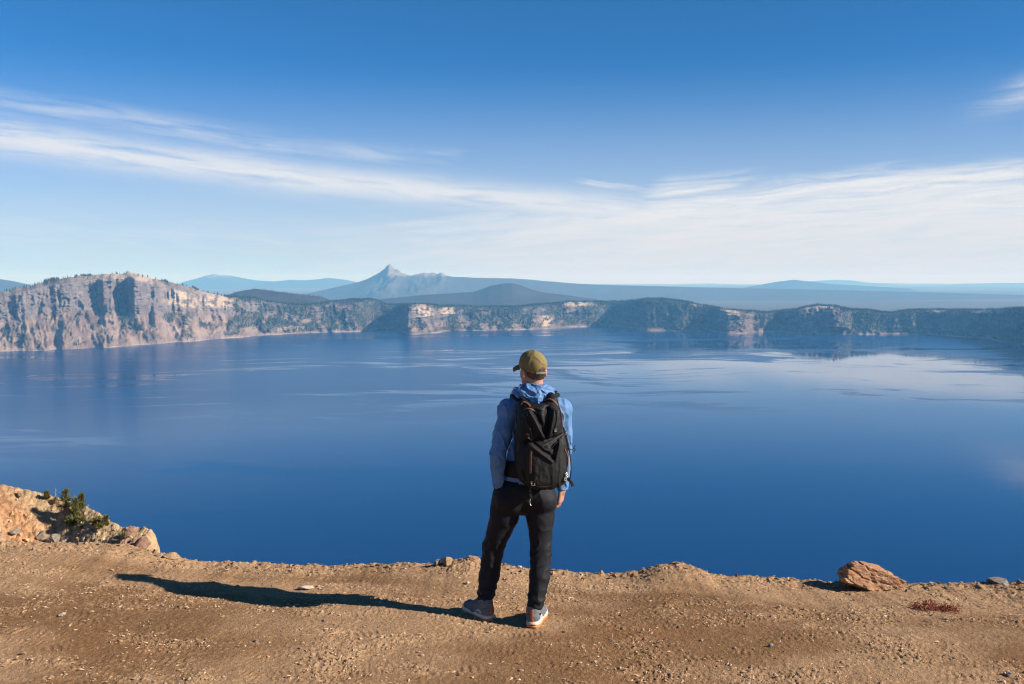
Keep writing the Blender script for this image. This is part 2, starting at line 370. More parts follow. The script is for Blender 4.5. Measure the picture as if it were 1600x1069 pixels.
# water sheet: fan out to a little behind the far shoreline, back under the near wall
wa = np.concatenate([np.linspace(-2600, -440, 30), pxs[::4], np.linspace(1960, 4200, 30)])
wdx = (wa - 800) / FPX; wy_ = np.interp(wa, pxs, shore_y + 120)
rows = np.concatenate([[300.0], np.geomspace(500, 1, 1) * 0 + 700, np.linspace(0.12, 1.0, 24)])
WV = []
for i, f_ in enumerate(rows):
    yy = np.full(len(wa), f_) if f_ > 1.5 else np.maximum(wy_ * f_, 720)
    WV.append(np.stack([wdx * yy, yy, np.full(len(wa), LAKE_Z)], -1))
WV = np.stack(WV); me = mesh_np(WV.reshape(-1, 3), grid_faces(*WV.shape[:2])[:, ::-1])
if me.polygons[0].normal.z < 0: me.flip_normals()
tag(link('lake', me, m_lake), 'deep blue crater lake with pale calm streaks and cloud reflections', kind='structure')

# ------------------------------------------------------------------ forest on the rim: countless conifers, a few pixels each
rng = np.random.RandomState(3)
def conifers(name, pos, hgt, mat, label, kind='stuff', seg=5):
    n = len(pos); a = np.arange(seg) * 2 * math.pi / seg
    rot = rng.rand(n, 1) * 6.28; rad = hgt[:, None] * (0.13 + 0.07 * rng.rand(n, 1))
    ring = np.stack([pos[:, None, 0] + np.cos(a + rot) * rad, pos[:, None, 1] + np.sin(a + rot) * rad, pos[:, None, 2] + 0 * a + hgt[:, None] * .06 - 1.0], -1)
    tip = pos + np.stack([rng.randn(n) * .4, rng.randn(n) * .4, hgt], -1)
    V = np.concatenate([ring, tip[:, None]], 1).reshape(-1, 3)
    base = (np.arange(n) * (seg + 1))[:, None]
    F = np.stack([base + np.arange(seg), base + (np.arange(seg) + 1) % seg, base + seg + 0 * np.arange(seg)], -1).reshape(-1, 3)
    me = mesh_np(V, F, smooth=False)
    tone = np.repeat(0.55 + 0.9 * rng.rand(n), seg + 1)[:, None]
    set_col(me, np.array([.022, .036, .020]) * tone)
    return tag(link(name, me, mat), label, kind=kind)
m_forest, t, b = material('far_conifer'); t.l.new(attr(t, 'tint'), b.inputs['Base Color']); b.inputs['Roughness'].default_value = .95; b.inputs['Specular IOR Level'].default_value = .1
w_ = (forest[8:, :] ** 1.3) * (1 + 1.5 * (T_all[8:] > 1.0)) ; w_[-4:] *= 0
cell = np.linalg.norm(np.diff(P[8:], axis=0, append=P[-1:]), axis=-1) + 2.0
w_ = w_ * np.minimum(cell, 200) * (Y[0][None] / 8000); w_ = w_ * ((PXC[8:] > -120) & (PXC[8:] < 1720))
cdf = np.cumsum(w_.ravel()); NTREE = 33000
idx = np.searchsorted(cdf, rng.rand(NTREE) * cdf[-1]); rr_, cc_ = np.unravel_index(np.minimum(idx, w_.size - 1), w_.shape)
rr_ = rr_ + 8
fr = rng.rand(NTREE, 1); fc = rng.rand(NTREE, 1)
rr2 = np.minimum(rr_ + 1, NRT - 1); cc2 = np.minimum(cc_ + 1, NC - 1)
pos = (P[rr_, cc_] * (1 - fr) + P[rr2, cc_] * fr) * (1 - fc) + (P[rr_, cc2] * (1 - fr) + P[rr2, cc2] * fr) * fc
conifers('rim_forest', pos, 10 + 17 * rng.rand(NTREE), m_forest, 'dark conifer forest covering the far caldera rim')

# ------------------------------------------------------------------ plateau to the horizon and the mountains behind the rim
m_plain, t, b = material('distant_land')
pn_ = t.noise(coords(t), 0.0011, 6, 0.62)
t.l.new(t.mix(t.ss(pn_, .35, .7), (.095, .080, .060), (.125, .104, .080)), b.inputs['Base Color']); b.inputs['Roughness'].default_value = .95; b.inputs['Specular IOR Level'].default_value = .05
ppx = np.linspace(-900, 2500, 320); pD = np.geomspace(10800, 70000, 110)
PX_, PD_ = np.meshgrid((ppx - 800) / FPX, pD)
zz = CAMZ + np.interp(PD_, [10800, 14000, 25000, 45000, 70000], [-520, -440, -400, -300, -190])
zz = zz + fbm2(PX_ * PD_ / 5200, PD_ / 4200, 5, 111) * np.interp(PD_, [10800, 20000, 70000], [30, 60, 120])
PP = np.stack([PX_ * PD_, PD_, zz], -1); me = mesh_np(PP.reshape(-1, 3), grid_faces(*zz.shape))
tag(link('distant_plateau', me, m_plain), 'hazy forested plateau reaching to the horizon', kind='structure')

m_mount, t, b = material('distant_mountain')
t.l.new(t.mix(1.0, attr(t, 'tint'), t.xyz(*[t.ss(t.noise(coords(t), .004, 6, .65), .2, .8, .7, 1.3)] * 3), 'MULTIPLY'), b.inputs['Base Color'])
b.inputs['Roughness'].default_value = .95; b.inputs['Specular IOR Level'].default_value = .05
def mountain(name, label, prof, D, depth, rock_row, nx=300, ny=90, erode=0.12, seed=1, jag=0.0, rock=(.24, .21, .19), wood=(.046, .042, .034)):
    """a mountain with its ridge profile at distance D, gullied flanks falling off towards and away from the viewer"""
    prof = np.array(prof, float)
    px = np.linspace(prof[0, 0], prof[-1, 0], nx); row = np.interp(px, prof[:, 0], prof[:, 1])
    row = row + jag * fbm2(px / 7, px * 0, 4, seed) * sstep(rock_row - row, -4, 6)
    ztop = CAMZ + D * elev(row); base = CAMZ + D * elev(max(prof[0, 1], prof[-1, 1]) + 6)
    v = np.linspace(-1, 1.0, ny)[:, None]
    kw = int(nx * 95 / (px[-1] - px[0])) // 2 * 2 + 1; kern = np.hanning(kw + 2)[1:-1]; kern /= kern.sum()
    zs_ = np.convolve(np.pad(ztop, kw // 2, 'edge'), kern, 'valid') if rock_row > 400 else ztop
    hx = np.maximum(zs_ - base, 1)[None]; res = (ztop - zs_)[None]; rfall = np.maximum(0, 1 - np.abs(v) / .20) ** 1.25
    X = ((px - 800) / FPX * D)[None] + 0 * v; Yl = v * depth + 0 * X
    fall = (1 - np.abs(v)) ** 1.35
    rid = ridge2(X / (depth * .22), Yl / (depth * .5), 4, seed) - .5
    sharp = np.exp(-(v / .03) ** 2)
    ek = .10 + .90 * sstep(ztop[None] - (CAMZ + D * elev(rock_row)), -40, 140)
    z = base - 60 + (hx + 60) * (fall * (1 - sharp) + sharp) + res * rfall + rid * ek * hx * erode * 2 * np.sin(np.minimum(np.abs(v) * 4, 1) * math.pi / 2) * fall ** .5
    Pm = np.stack([X, D + Yl, z], -1)
    hrel = z - (CAMZ + D * elev(rock_row))
    k_ = sstep(hrel + fbm2(X / 300, Yl / 300, 4, seed + 5) * 35, -12, 35)[..., None]
    c = np.array(rock) * k_ * (1 + .5 * fbm2(X / 160, Yl / 160, 3, seed + 9)[..., None]) + np.array(wood) * (1 - k_)
    me = mesh_np(Pm.reshape(-1, 3), grid_faces(*z.shape)); set_col(me, np.clip(c, .01, .9).reshape(-1, 3))
    return tag(link(name, me, m_mount), label, kind='structure')
mountain('mountain', 'pointed rocky peak on a broad forested shield volcano', [(380,476),(430,469),(480,459),(520,450),(560,441),(575,436),(585,431),(592,427),(600,421),(605,415.5),(609.5,411),(613,414.5),(618,420),(624,423),(630,427),(637,431),
         (645,431),(652,428),(660,426.5),(668,425.5),(675,427),(683,427.5),(690,425.5),(696,429),(705,432),(740,434),(800,435),(830,437),(850,439),(900,443),(950,445.5),(1100,449),(1300,453),(1500,458),(1750,466)], 24000, 4200, 432, 950, 80, .18, 3, jag=3.2, rock=(.19, .165, .15), wood=(.062, .055, .044))
mountain('mountain', 'low wooded cinder cone in front of the peak', [(560,475),(600,467),(660,461),(710,458),(740,456),(753,452),(765,447),(785,443),(800,442),(812,445),(830,452),(850,457),(900,463),(940,469),(980,475)], 14500, 2200, 300, 300, 80, .06, 5)
mountain('mountain', 'faint far mountain with a small summit knob', [(240,455),(270,447),(290,440),(310,435),(325,430),(332,428.5),(337,427),(342,430),(350,429.5),(360,430),(375,433.5),(400,438),(430,440),(455,437),(480,438),(500,436),(512,434),(525,435),(545,438),(600,450)], 44000, 5000, 433, 300, 60, .08, 7, rock=(.16, .16, .165))
mountain('mountain', 'rounded blue mountain shoulder beyond the end of the cliffs', [(-420,452),(-250,441),(-150,437),(-40,434),(0,436),(20,439),(42,444),(70,452),(110,462)], 20000, 2600, 300, 200, 60, .05, 9)
mountain('mountain', 'broad low blue mountain far across the plateau', [(1080,457),(1120,453),(1160,450),(1190,444.5),(1215,440),(1240,437),(1265,440),(1300,444),(1340,446),(1420,451)], 36000, 4200, 300, 200, 60, .06, 11)
mountain('mountain', 'palest ridge on the skyline behind the low blue mountain', [(1190,450),(1230,444),(1270,439),(1300,437),(1330,438),(1350,441),(1390,444),(1450,450)], 60000, 4200, 300, 200, 50, .05, 13)
mountain('mountain', 'pale long ridge on the skyline above the shaded rim', [(1400,450),(1470,446),(1520,443),(1560,442),(1600,442),(1700,441),(1800,445),(1900,450)], 58000, 4200, 300, 200, 50, .05, 15)
hill = mountain('wooded_hill', 'dark wooded hill behind the cliffs', [(330,480),(350,463),(375,455),(400,451),(430,455),(470,460),(500,463),(515,468),(535,478)], 10400, 900, 300, 160, 60, .03, 17)
hp = np.array([v.co[:] for v in hill.data.vertices]); sel = rng.randint(0, len(hp), 2600); sel = sel[hp[sel, 1] < 10500]
conifers('hill_forest', hp[sel] + rng.randn(len(sel), 3) * [20, 15, 0], 9 + 10 * rng.rand(len(sel)), m_forest, 'dark conifer wood on the hill behind the cliffs')

# ------------------------------------------------------------------ haze
hz = bmesh.new(); bmesh.ops.create_cube(hz, size=1.0)
allz = [np.array([v.co.z for v in o.data.vertices]) for o in bpy.data.objects if o.type == 'MESH' and o.name.startswith(('mountain', 'wooded', 'distant', 'caldera', 'hill', 'rim'))]
zt = max(z.max() for z in allz) + 5.0; zb_ = min(LAKE_Z - 7.0, min(z.min() for z in allz)) - 1.0
for v in hz.verts: v.co = ((v.co.x) * 2 * 85000, -600 + (v.co.y + .5) * 72500, zb_ + (v.co.z + .5) * (zt - zb_))
me = bpy.data.meshes.new('haze'); hz.to_mesh(me); hz.free()
mh = bpy.data.materials.new('haze_air'); mh.use_nodes = True; t = NT(mh.node_tree); t.n.clear()
pv = t.new('ShaderNodeVolumePrincipled'); pv.inputs['Color'].default_value = (0.20, 0.57, 1.0, 1); pv.inputs['Density'].default_value = 3.7e-5
pv.inputs['Absorption Color'].default_value = (1, 1, 1, 1)
t.l.new(pv.outputs[0], t.new('ShaderNodeOutputMaterial').inputs['Volume'])
tag(link('haze', me, mh), 'thin blue haze in the air over the lake', kind='stuff')
# ------------------------------------------------------------------ the dirt terrace at the rim's edge
EDGE = [(-900,835),(-300,842),(0,850),(100,850),(180,853),(240,867),(300,878),(400,883),(500,886),(600,884),(680,882),(715,876),(735,874),(760,881),(800,886),(870,894),(950,899),(1000,894),
        (1035,885),(1060,881),(1085,885),(1112,897),(1150,903),(1250,907),(1310,913),(1360,911),(1430,914),(1500,913),(1560,911),(1600,911),(2300,915)]
def edge_y(x): return 8.0 + 0.10 * fbm2(x * 0.9, x * 0 + 2.2, 3, 201) + 0.04 * fbm2(x * 6, x * 0 + 4.2, 3, 203)
_epx = np.array([p[0] for p in EDGE], float); _erow = np.array([p[1] for p in EDGE], float)
_ex = np.arange(-900, 2301, 4.0); _ef = np.interp(_ex, _epx, _erow); _es = np.convolve(np.pad(_ef, 60, 'edge'), np.hanning(123)[1:-1] / np.hanning(123).sum(), 'valid')
def edge_z(x, ye, full=True):
    c = 800 + FPX * x / ye; row = np.interp(c, _ex, _ef if full else _es); return CAMZ + ye * elev(row)
def ground_z(x, y):
    x = np.asarray(x, float); y = np.asarray(y, float)
    ye = edge_y(x); zs = edge_z(x, ye, False); zr_ = edge_z(x, ye) - zs; zp = -0.028 * x
    w = sstep(y, 6.3, 8.0); z = zp * (1 - w) + zs * w + zr_ * sstep(y, 7.25, 7.95)
    z = z + 0.012 * fbm2(x * 1.1, y * 1.1, 3, 207) * (1 - 0.7 * sstep(y, 7.6, 8.0))
    z = z + sstep(y, 7.6, 7.95) * (.020 * np.maximum(fbm2(x * 7, y * 7, 3, 209), -.1) + .010 * fbm2(x * 22, y * 22, 2, 211))
    d = np.maximum(y - ye, 0); return z - 0.78 * (np.sqrt(d * d + 0.02) - math.sqrt(0.02)) - np.minimum(d, 30) * 0.05
def relief(x, y):
    """loose crust, scuffs and crumbs, with trodden smooth patches between"""
    patch = sstep(fbm2(x * 1.0, y * 1.6, 5, 221, .6), -0.16, 0.24)
    p2 = sstep(fbm2(x * 3.2, y * 4.2, 3, 222), -.25, .30)
    wx = x + .05 * fbm2(x * 5, y * 5, 3, 223); wy = y + .05 * fbm2(x * 5, y * 5, 3, 224)
    an = .9 * perlin2(x * .8, y * .8, 226); ca, sa = np.cos(an), np.sin(an)
    ux = wx * ca + wy * sa; uy = -wx * sa + wy * ca
    crust = ridge2(ux * 8, uy * 22, 2, 225) ** 2                     # scuffed ridges of loosened crust
    crumb = perlin2(x * 31, y * 29, 229) * .5 + perlin2(x * 58, y * 47, 230) * .7
    clod = np.maximum(perlin2(x * 17, y * 17, 233) - .30, 0)
    lump = fbm2(x * 4.5, y * 4.5, 3, 231)
    amp = .24 + .85 * patch * (.35 + .65 * p2)
    z = 0.006 * lump + amp * (0.013 * crust + 0.0125 * np.maximum(crumb - .02, 0) + .008 * clod) + 0.0030 * crumb
    return z, amp, crumb, crust
gx = np.concatenate([-4.62 - np.geomspace(0.02, 70, 36)[::-1], np.linspace(-4.62, 4.62, 1100), 4.62 + np.geomspace(0.02, 70, 36)])
gy = np.concatenate([np.linspace(-14, 5.15, 24), np.linspace(5.2, 8.35, 275), 8.35 + np.geomspace(0.03, 720, 46)])
GX, GY = np.meshgrid(gx, gy)
GZ = ground_z(GX, GY); fine = (GY > 4.5) & (GY < 9)
rz, patch, crumb, crust = relief(GX, GY)
rs = np.random.RandomState(12)
tread = np.zeros_like(GZ); tmask = np.zeros_like(GZ)
yfine = np.where((gy > 5.1) & (gy < 8.1))[0]; xfine = np.where(np.abs(gx) < 4.7)[0]
for i in range(190):                                         # shoe treads pressed into the crust
    cx, cy = rs.uniform(-4.3, 4.3), 5.2 + 2.5 * rs.rand() ** 1.3
    a = rs.choice([0.1, 2.9, 0.5, 1.3]) + rs.randn() * 0.35
    x0, x1 = np.searchsorted(gx, [cx - .18, cx + .18]); y0, y1 = np.searchsorted(gy, [cy - .18, cy + .18])
    X_ = GX[y0:y1, x0:x1] - cx; Y_ = GY[y0:y1, x0:x1] - cy
    u = X_ * math.cos(a) + Y_ * math.sin(a); v = -X_ * math.sin(a) + Y_ * math.cos(a)
    waist = 0.045 + 0.010 * np.cos(u / 0.145 * 3.1 * 1.3)
    m = sstep(-np.abs(u), -0.148, -0.130) * sstep(-np.abs(v), -waist - 0.006, -waist + 0.004)
    m = m * sstep(fbm2(GX[y0:y1, x0:x1] * 7, GY[y0:y1, x0:x1] * 7, 2, 241 + i), -0.25, 0.1)
    ph = u / rs.uniform(0.034, 0.050) * 6.283 + np.abs(v) * rs.uniform(0, 60)
    lug = sstep(np.sin(ph) + rs.choice([0, 0, .6]) * np.sin(v / 0.030 * 6.283), 0.0, 0.6)
    tread[y0:y1, x0:x1] = np.where(m > 0.05, -0.003 * m + 0.0062 * lug * m, tread[y0:y1, x0:x1]); tmask[y0:y1, x0:x1] = np.maximum(tmask[y0:y1, x0:x1], m)
rz = rz * (1 - 0.6 * tmask) + tread
GZ = GZ + rz * fine + (~fine) * 0.05 * fbm2(GX * .8, GY * .8, 3, 251) + sstep(GY, 12, 60) * 4 * fbm2(GX * .05, GY * .05, 4, 255)
GZ = np.maximum(GZ, LAKE_Z - 6)
fan = 1 + np.maximum(GY - 9, 0) / 30
GV = np.stack([GX * fan, GY, GZ], -1)
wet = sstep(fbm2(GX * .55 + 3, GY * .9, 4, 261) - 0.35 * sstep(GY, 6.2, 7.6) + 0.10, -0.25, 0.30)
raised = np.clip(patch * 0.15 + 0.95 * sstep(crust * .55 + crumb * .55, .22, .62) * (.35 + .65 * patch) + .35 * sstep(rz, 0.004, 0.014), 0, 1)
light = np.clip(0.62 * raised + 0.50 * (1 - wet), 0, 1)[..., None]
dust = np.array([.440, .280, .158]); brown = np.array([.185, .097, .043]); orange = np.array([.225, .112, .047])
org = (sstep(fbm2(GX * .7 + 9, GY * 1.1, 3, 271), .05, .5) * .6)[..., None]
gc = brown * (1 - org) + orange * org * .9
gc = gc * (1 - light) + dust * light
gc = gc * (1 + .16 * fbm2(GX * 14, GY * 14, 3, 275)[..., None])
m_ground, t, b = material('dry_dirt')
co = coords(t)
gn = t.noise(co, 140, 4, 0.65); gn2 = t.noise(co, 45, 5, 0.6)
v = t.mix(1.0, attr(t, 'tint'), t.xyz(*[t.ss(gn, .25, .75, .74, 1.26)] * 3), 'MULTIPLY')
speck = t.new('ShaderNodeTexVoronoi'); speck.inputs['Scale'].default_value = 55; t.l.new(co, speck.inputs['Vector'])
sc_ = t.sep(speck.outputs['Color'])
pale = t.mul(t.ss(sc_[0], .90, .93), t.ss(speck.outputs['Distance'], .34, .22))
v = t.mix(t.mul(pale, .6), v, (.40, .29, .19))
t.l.new(v, b.inputs['Base Color']); b.inputs['Roughness'].default_value = .95; b.inputs['Specular IOR Level'].default_value = .15
bump(t, b, t.add(t.add(gn, t.mul(gn2, 1.2)), t.mul(pale, .8)), 1.0, 0.009)
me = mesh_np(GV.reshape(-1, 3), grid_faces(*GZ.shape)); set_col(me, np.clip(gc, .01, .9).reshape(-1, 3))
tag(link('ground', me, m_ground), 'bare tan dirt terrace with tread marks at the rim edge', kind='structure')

def gz(x, y):
    x = np.atleast_1d(np.asarray(x, float)); y = np.atleast_1d(np.asarray(y, float)); return ground_z(x, y) + relief(x, y)[0] * ((y > 4.5) & (y < 9))
def on_ground(px, py):
    """where the sight line through a photo point meets the terrace"""
    d = ray(px, py); ys = np.linspace(4.6, 8.3, 400); xs = d[0] / d[1] * ys
    zr = CAMZ + d[2] / d[1] * ys; zg = ground_z(xs, ys); k_ = np.argmax(zr <= zg) if (zr <= zg).any() else np.argmin(zr - zg)
    return np.array([xs[k_], ys[k_], gz(xs[k_], ys[k_])[0]])

# ------------------------------------------------------------------ gravel: uncountable crumbs lying on the terrace
def ico(sub=1):
    bm = bmesh.new(); bmesh.ops.create_icosphere(bm, subdivisions=sub, radius=1.0)
    V = np.array([v.co[:] for v in bm.verts]); F = np.array([[v.index for v in f.verts] for f in bm.faces]); bm.free(); return V, F
V1, F1 = ico(1); V4, F4 = ico(4); V5, F5 = ico(5)
NG = 2300
qx = rs.uniform(-4.6, 4.6, NG); qy = 5.2 + 2.75 * rs.rand(NG) ** 0.8; qz = gz(qx, qy)
ned = 1100; qx[:ned] = rs.uniform(-4.6, 4.6, ned); qy[:ned] = edge_y(qx[:ned]) - .28 * rs.rand(ned) ** 1.6 + .04; qz = gz(qx, qy)
rad = 0.0022 + 0.0060 * rs.rand(NG) ** 3.5 + 0.004 * (rs.rand(NG) < .03); rad[:ned] = .004 + .017 * rs.rand(ned) ** 4; rad[ned:ned + 90] = .006 + .009 * rs.rand(90)
sc = rad[:, None] * (0.6 + 0.8 * rs.rand(NG, 3)); sc[:, 2] *= .7
GVv = V1[None] * sc[:, None] * (1 + .3 * rs.randn(NG, len(V1), 1)); an = rs.rand(NG) * 6.28
cx_, sx_ = np.cos(an)[:, None], np.sin(an)[:, None]
GVv = np.stack([GVv[..., 0] * cx_ - GVv[..., 1] * sx_, GVv[..., 0] * sx_ + GVv[..., 1] * cx_, GVv[..., 2]], -1) + np.stack([qx, qy, qz + rad * .3], -1)[:, None]
GF = (F1[None] + (np.arange(NG) * len(V1))[:, None, None]).reshape(-1, 3)
me = mesh_np(GVv.reshape(-1, 3), GF, smooth=False)
tone = (np.array([.27, .175, .10])[None] * (0.65 + .6 * rs.rand(NG, 1)) + (rs.rand(NG, 1) < .05) * np.array([.16, .16, .16]))
set_col(me, np.repeat(tone, len(V1), 0))
m_grav, t, b = material('gravel'); t.l.new(attr(t, 'tint'), b.inputs['Base Color']); b.inputs['Roughness'].default_value = .9
tag(link('gravel', me, m_grav), 'small tan pebbles and crumbs strewn over the dirt', kind='stuff')

# flakes of dried crust kicked up by shoes, thickest where the crust is broken
O6 = np.array([(1, 0, 0), (-1, 0, 0), (0, 1, 0), (0, -1, 0), (0, 0, 1), (0, 0, -1)], float); OF = np.array([(0, 2, 4), (2, 1, 4), (1, 3, 4), (3, 0, 4), (2, 0, 5), (1, 2, 5), (3, 1, 5), (0, 3, 5)])
NK = 26000; kx = rs.uniform(-4.5, 4.5, NK); ky = 5.25 + 2.7 * rs.rand(NK) ** 1.15
keepk = rs.rand(NK) < relief(kx, ky)[1] ** 2 * .9; kx, ky = kx[keepk][:8500], ky[keepk][:8500]; NK = len(kx); kz = gz(kx, ky)
kr = .0028 + .0075 * rs.rand(NK) ** 2; an = rs.rand(NK) * 6.28; ks = np.stack([kr * (1 + 1.2 * rs.rand(NK)), kr * (.6 + .5 * rs.rand(NK)), kr * (.35 + .3 * rs.rand(NK))], -1)
KV = O6[None] * ks[:, None] * (1 + .25 * rs.randn(NK, 6, 1)); KV[..., 2] += KV[..., 0] * (rs.randn(NK, 1) * .25)
KV = np.stack([KV[..., 0] * np.cos(an)[:, None] - KV[..., 1] * np.sin(an)[:, None], KV[..., 0] * np.sin(an)[:, None] + KV[..., 1] * np.cos(an)[:, None], KV[..., 2]], -1) + np.stack([kx, ky, kz + ks[:, 2] * .6], -1)[:, None]
me = mesh_np(KV.reshape(-1, 3), (OF[None] + (np.arange(NK) * 6)[:, None, None]).reshape(-1, 3), smooth=False)
set_col(me, np.repeat(np.array([.45, .295, .175]) * (.75 + .5 * rs.rand(NK, 1)), 6, 0))
tag(link('dirt_crumbs', me, m_grav), 'pale flakes of dried crust kicked up on the dirt', kind='stuff')

# ------------------------------------------------------------------ rocks
def rock_mat(name, c0, c1, c2, sc=14, strata=None):
    m, t, b = material(name); co = coords(t)
    if strata:
        mp = t.new('ShaderNodeMapping'); mp.inputs['Rotation'].default_value = strata[0]; mp.inputs['Scale'].default_value = strata[1]; t.l.new(co, mp.inputs[0]); vec = mp.outputs[0]
    else: vec = co
    n = t.noise(vec, sc, 6, .65, .4); n2 = t.noise(co, sc * 3.1, 4, .6)
    c = t.mix(t.ss(n, .38, .58), c0, c1); c = t.mix(t.mul(t.ss(n2, .52, .66), .8), c, c2)
    t.l.new(c, b.inputs['Base Color']); b.inputs['Roughness'].default_value = .92; b.inputs['Specular IOR Level'].default_value = .2
    bump(t, b, t.add(n, t.mul(t.noise(co, sc * 8, 4, .6), .5)), .7, .02); return m
m_red = rock_mat('red_rock', (.30, .140, .070), (.37, .215, .120), (.235, .195, .150), 9, ((.3, .5, .2), (1, 1, 2.6)))
m_tan = rock_mat('tan_rock', (0.286, 0.170, 0.088), (0.340, 0.231, 0.136), (0.204, 0.129, 0.082), 20)
m_grey = rock_mat('grey_rock', (0.184, 0.153, 0.122), (0.258, 0.218, 0.177), (0.116, 0.095, 0.082), 20)
m_pink = rock_mat('pink_rock', (0.204, 0.112, 0.078), (0.272, 0.167, 0.112), (0.150, 0.095, 0.071), 2.2)
m_pale = plain('pale_stone', (.42, .34, .26), .9, .15, 40, .4)
def rock(name, label, c, size, mat, seed, rot=(0, 0, 0), jag=.30, planes=15, group=None, flat=.35, sub=4, kind=None, cat='rock', strata=0.0):
    """angular stone: a ball cut by random planes, then weathered"""
    r_ = np.random.RandomState(seed); V, F = (V4, F4) if sub == 4 else (V5, F5); V = V.copy()
    for _ in range(planes):
        n = r_.randn(3); n /= np.linalg.norm(n); d = r_.uniform(.34, .74); k_ = V @ n; ov = np.maximum(k_ - d, 0); V -= ov[:, None] * n * .985
    if strata:
        h = V[:, 2] * .8 + V[:, 0] * .35 + .42 * fbm3(V, 1.3, 3, seed + 2); g = np.abs(((h * strata) % 1) - .5)
        out = V / np.linalg.norm(V, axis=1, keepdims=True); V -= out * (sstep(g, .36, .5) * .10)[:, None]
    V = V + (V / np.linalg.norm(V, axis=1, keepdims=True)) * (jag * .20 * fbm3(V, 1.3, 2, seed) + jag * .20 * fbm3(V, 6, 4, seed + 1))[:, None]
    V = V * np.array(size) * .5 / .85
    R = (Matrix.Rotation(rot[2], 3, 'Z') @ Matrix.Rotation(rot[1], 3, 'Y') @ Matrix.Rotation(rot[0], 3, 'X')); V = V @ np.array(R).T
    V[:, 2] -= V[:, 2].min() * (1 - flat)
    o = link(name, mesh_np(V, F, smooth=False), mat, loc=tuple(c)); return tag(o, label, cat, group, kind)
def rk(px, py, w, h, *a, dpt=None, sink=.25, **kw):
    """stone whose foot is at a photo point on the terrace, w x h photo pixels"""
    mat, seed, label = a; c = on_ground(px, py); k_ = c[1] / FPX; hh = h * k_
    c = c - np.array([0, 0, hh * sink]); return rock('rock', label, c, (w * k_, (dpt or w) * k_, hh * (1.0 + sink)), mat, seed, flat=.0, **kw)
rk(1368, 917, 106, 43, m_red, 5, 'large red and orange layered boulder on the rim edge', dpt=80, sub=5, jag=.42, planes=12, strata=2.3, rot=(0, .30, .2), sink=.32)
rk(1352, 914, 60, 15, m_tan, 8, 'flat tan slab under the large red boulder', dpt=60)
rk(683, 884, 17, 14, m_grey, 11, 'small grey stone beside the orange stone on the edge')
rk(700, 883, 27, 19, m_tan, 12, 'orange pointed stone on the edge left of the hiker', jag=.2, rot=(0, .3, 0))
rk(741, 876, 26, 6, m_red, 13, 'flat reddish stone on the edge behind the hiker')
rk(1563, 912, 40, 9, m_grey, 14, 'flat grey stone on the edge past the red boulder')
rk(1592, 913, 12, 8, m_grey, 15, 'small dark stone at the end of the edge')
rk(270, 873, 34, 11, m_tan, 16, 'flat tan stone on the edge by the left outcrop')
rk(243, 866, 12, 10, m_tan, 17, 'small tan stone against the left outcrop')
rk(731, 914, 8, 8, m_pale, 18, 'small whitish pebble beside the hiker', sink=.1)
rk(477, 921, 22, 7, m_pale, 19, 'whitish flat stone beside the hiker shadow', sink=.1)
rk(1577, 1058, 11, 9, m_pale, 20, 'small whitish pebble low in the corner', sink=.1)
rk(812, 889, 8, 5, m_pale, 21, 'tiny pale pebble between the hiker legs', sink=.1)
rk(96, 963, 15, 6, m_pale, 22, 'small pale stone on the open dirt', sink=.1)
rk(1205, 1012, 9, 6, m_grey, 23, 'small grey stone on the open dirt', sink=.1)
rk(402, 1003, 8, 5, m_grey, 24, 'tiny grey stone below the hiker shadow', sink=.1)

# ------------------------------------------------------------------ rocky spur left of the terrace
SP = [(-260,722),(-140,738),(-60,750),(0,759),(30,765),(52,769),(75,776),(95,783),(120,790),(140,798),(155,807),(175,820),(188,826),(200,824),(215,824),(227,826),(234,836),(238,850),(241,866),(244,900)]
spx = np.concatenate([np.linspace(-260, 180, 260), np.linspace(180.5, 244, 90)]); NS = len(spx); NSR = 160
srow = np.interp(spx, [p[0] for p in SP], [p[1] for p in SP]); YS = 21.0 - 2.2 * sstep(spx, 60, 245)
zc_ = CAMZ + YS * elev(srow); xc_ = (spx - 800) / FPX * YS
tt = np.concatenate([np.linspace(-1, 0, 40)[:-1] ** 3, np.linspace(0, 1, NSR - 39)])[:, None]
hum = tt * tt / (np.abs(tt) + .06)
YY = YS[None] - tt * 5.2 + 0 * spx[None]
ZZ = zc_[None] - np.where(tt >= 0, hum * 3.1 * (1 + .25 * np.sin(spx / 40.0)[None]), hum * 14)
XX = xc_[None] + tt * np.where(tt >= 0, .9 + .8 * (1 - sstep(spx, 150, 235))[None], .5)
pS = np.stack([XX, YY, ZZ], -1)
big_ = fbm3(pS, .55, 4, 301); rg = 1 - 2 * np.abs(fbm3(pS, 1.3, 4, 305)); fi_ = fbm3(pS, 5.0, 4, 309)
knob = np.exp(-((spx - 218) / 26) ** 4)[None] * sstep(tt, .02, .10) * (1 - sstep(tt, .5, .9))
outc = np.exp(-((spx - 88) / 34) ** 4)[None] * np.exp(-((tt - .42) / .16) ** 4)
out2 = np.exp(-((spx - 20) / 18) ** 4)[None] * np.exp(-((tt - .36) / .07) ** 4)
rocky = np.clip(knob + outc + .7 * out2, 0, 1)
cf = np.abs(tt) / (np.abs(tt) + .02)
YY = YY - cf * (.20 * big_ + .02 * rg + .028 * fi_ + .04 * fbm3(pS, 13, 3, 313)) - knob * (.30 + .35 * rg) - (outc + out2) * (.15 + .30 * rg + .10 * fi_)
ZZ = ZZ + cf * (.10 * big_ + .05 * fi_ + .05 * fbm3(pS, 12, 3, 314)) + .05 * fbm2(spx / 9, spx * 0, 3, 311)[None] * np.exp(-np.abs(tt) / .05) + (outc + knob) * (.10 * rg + .08 * fi_)
pS = np.stack([XX, YY, ZZ], -1)
nn = fbm3(pS, .9, 4, 315)[..., None]; nf = fbm3(pS, 6, 3, 319)[..., None]
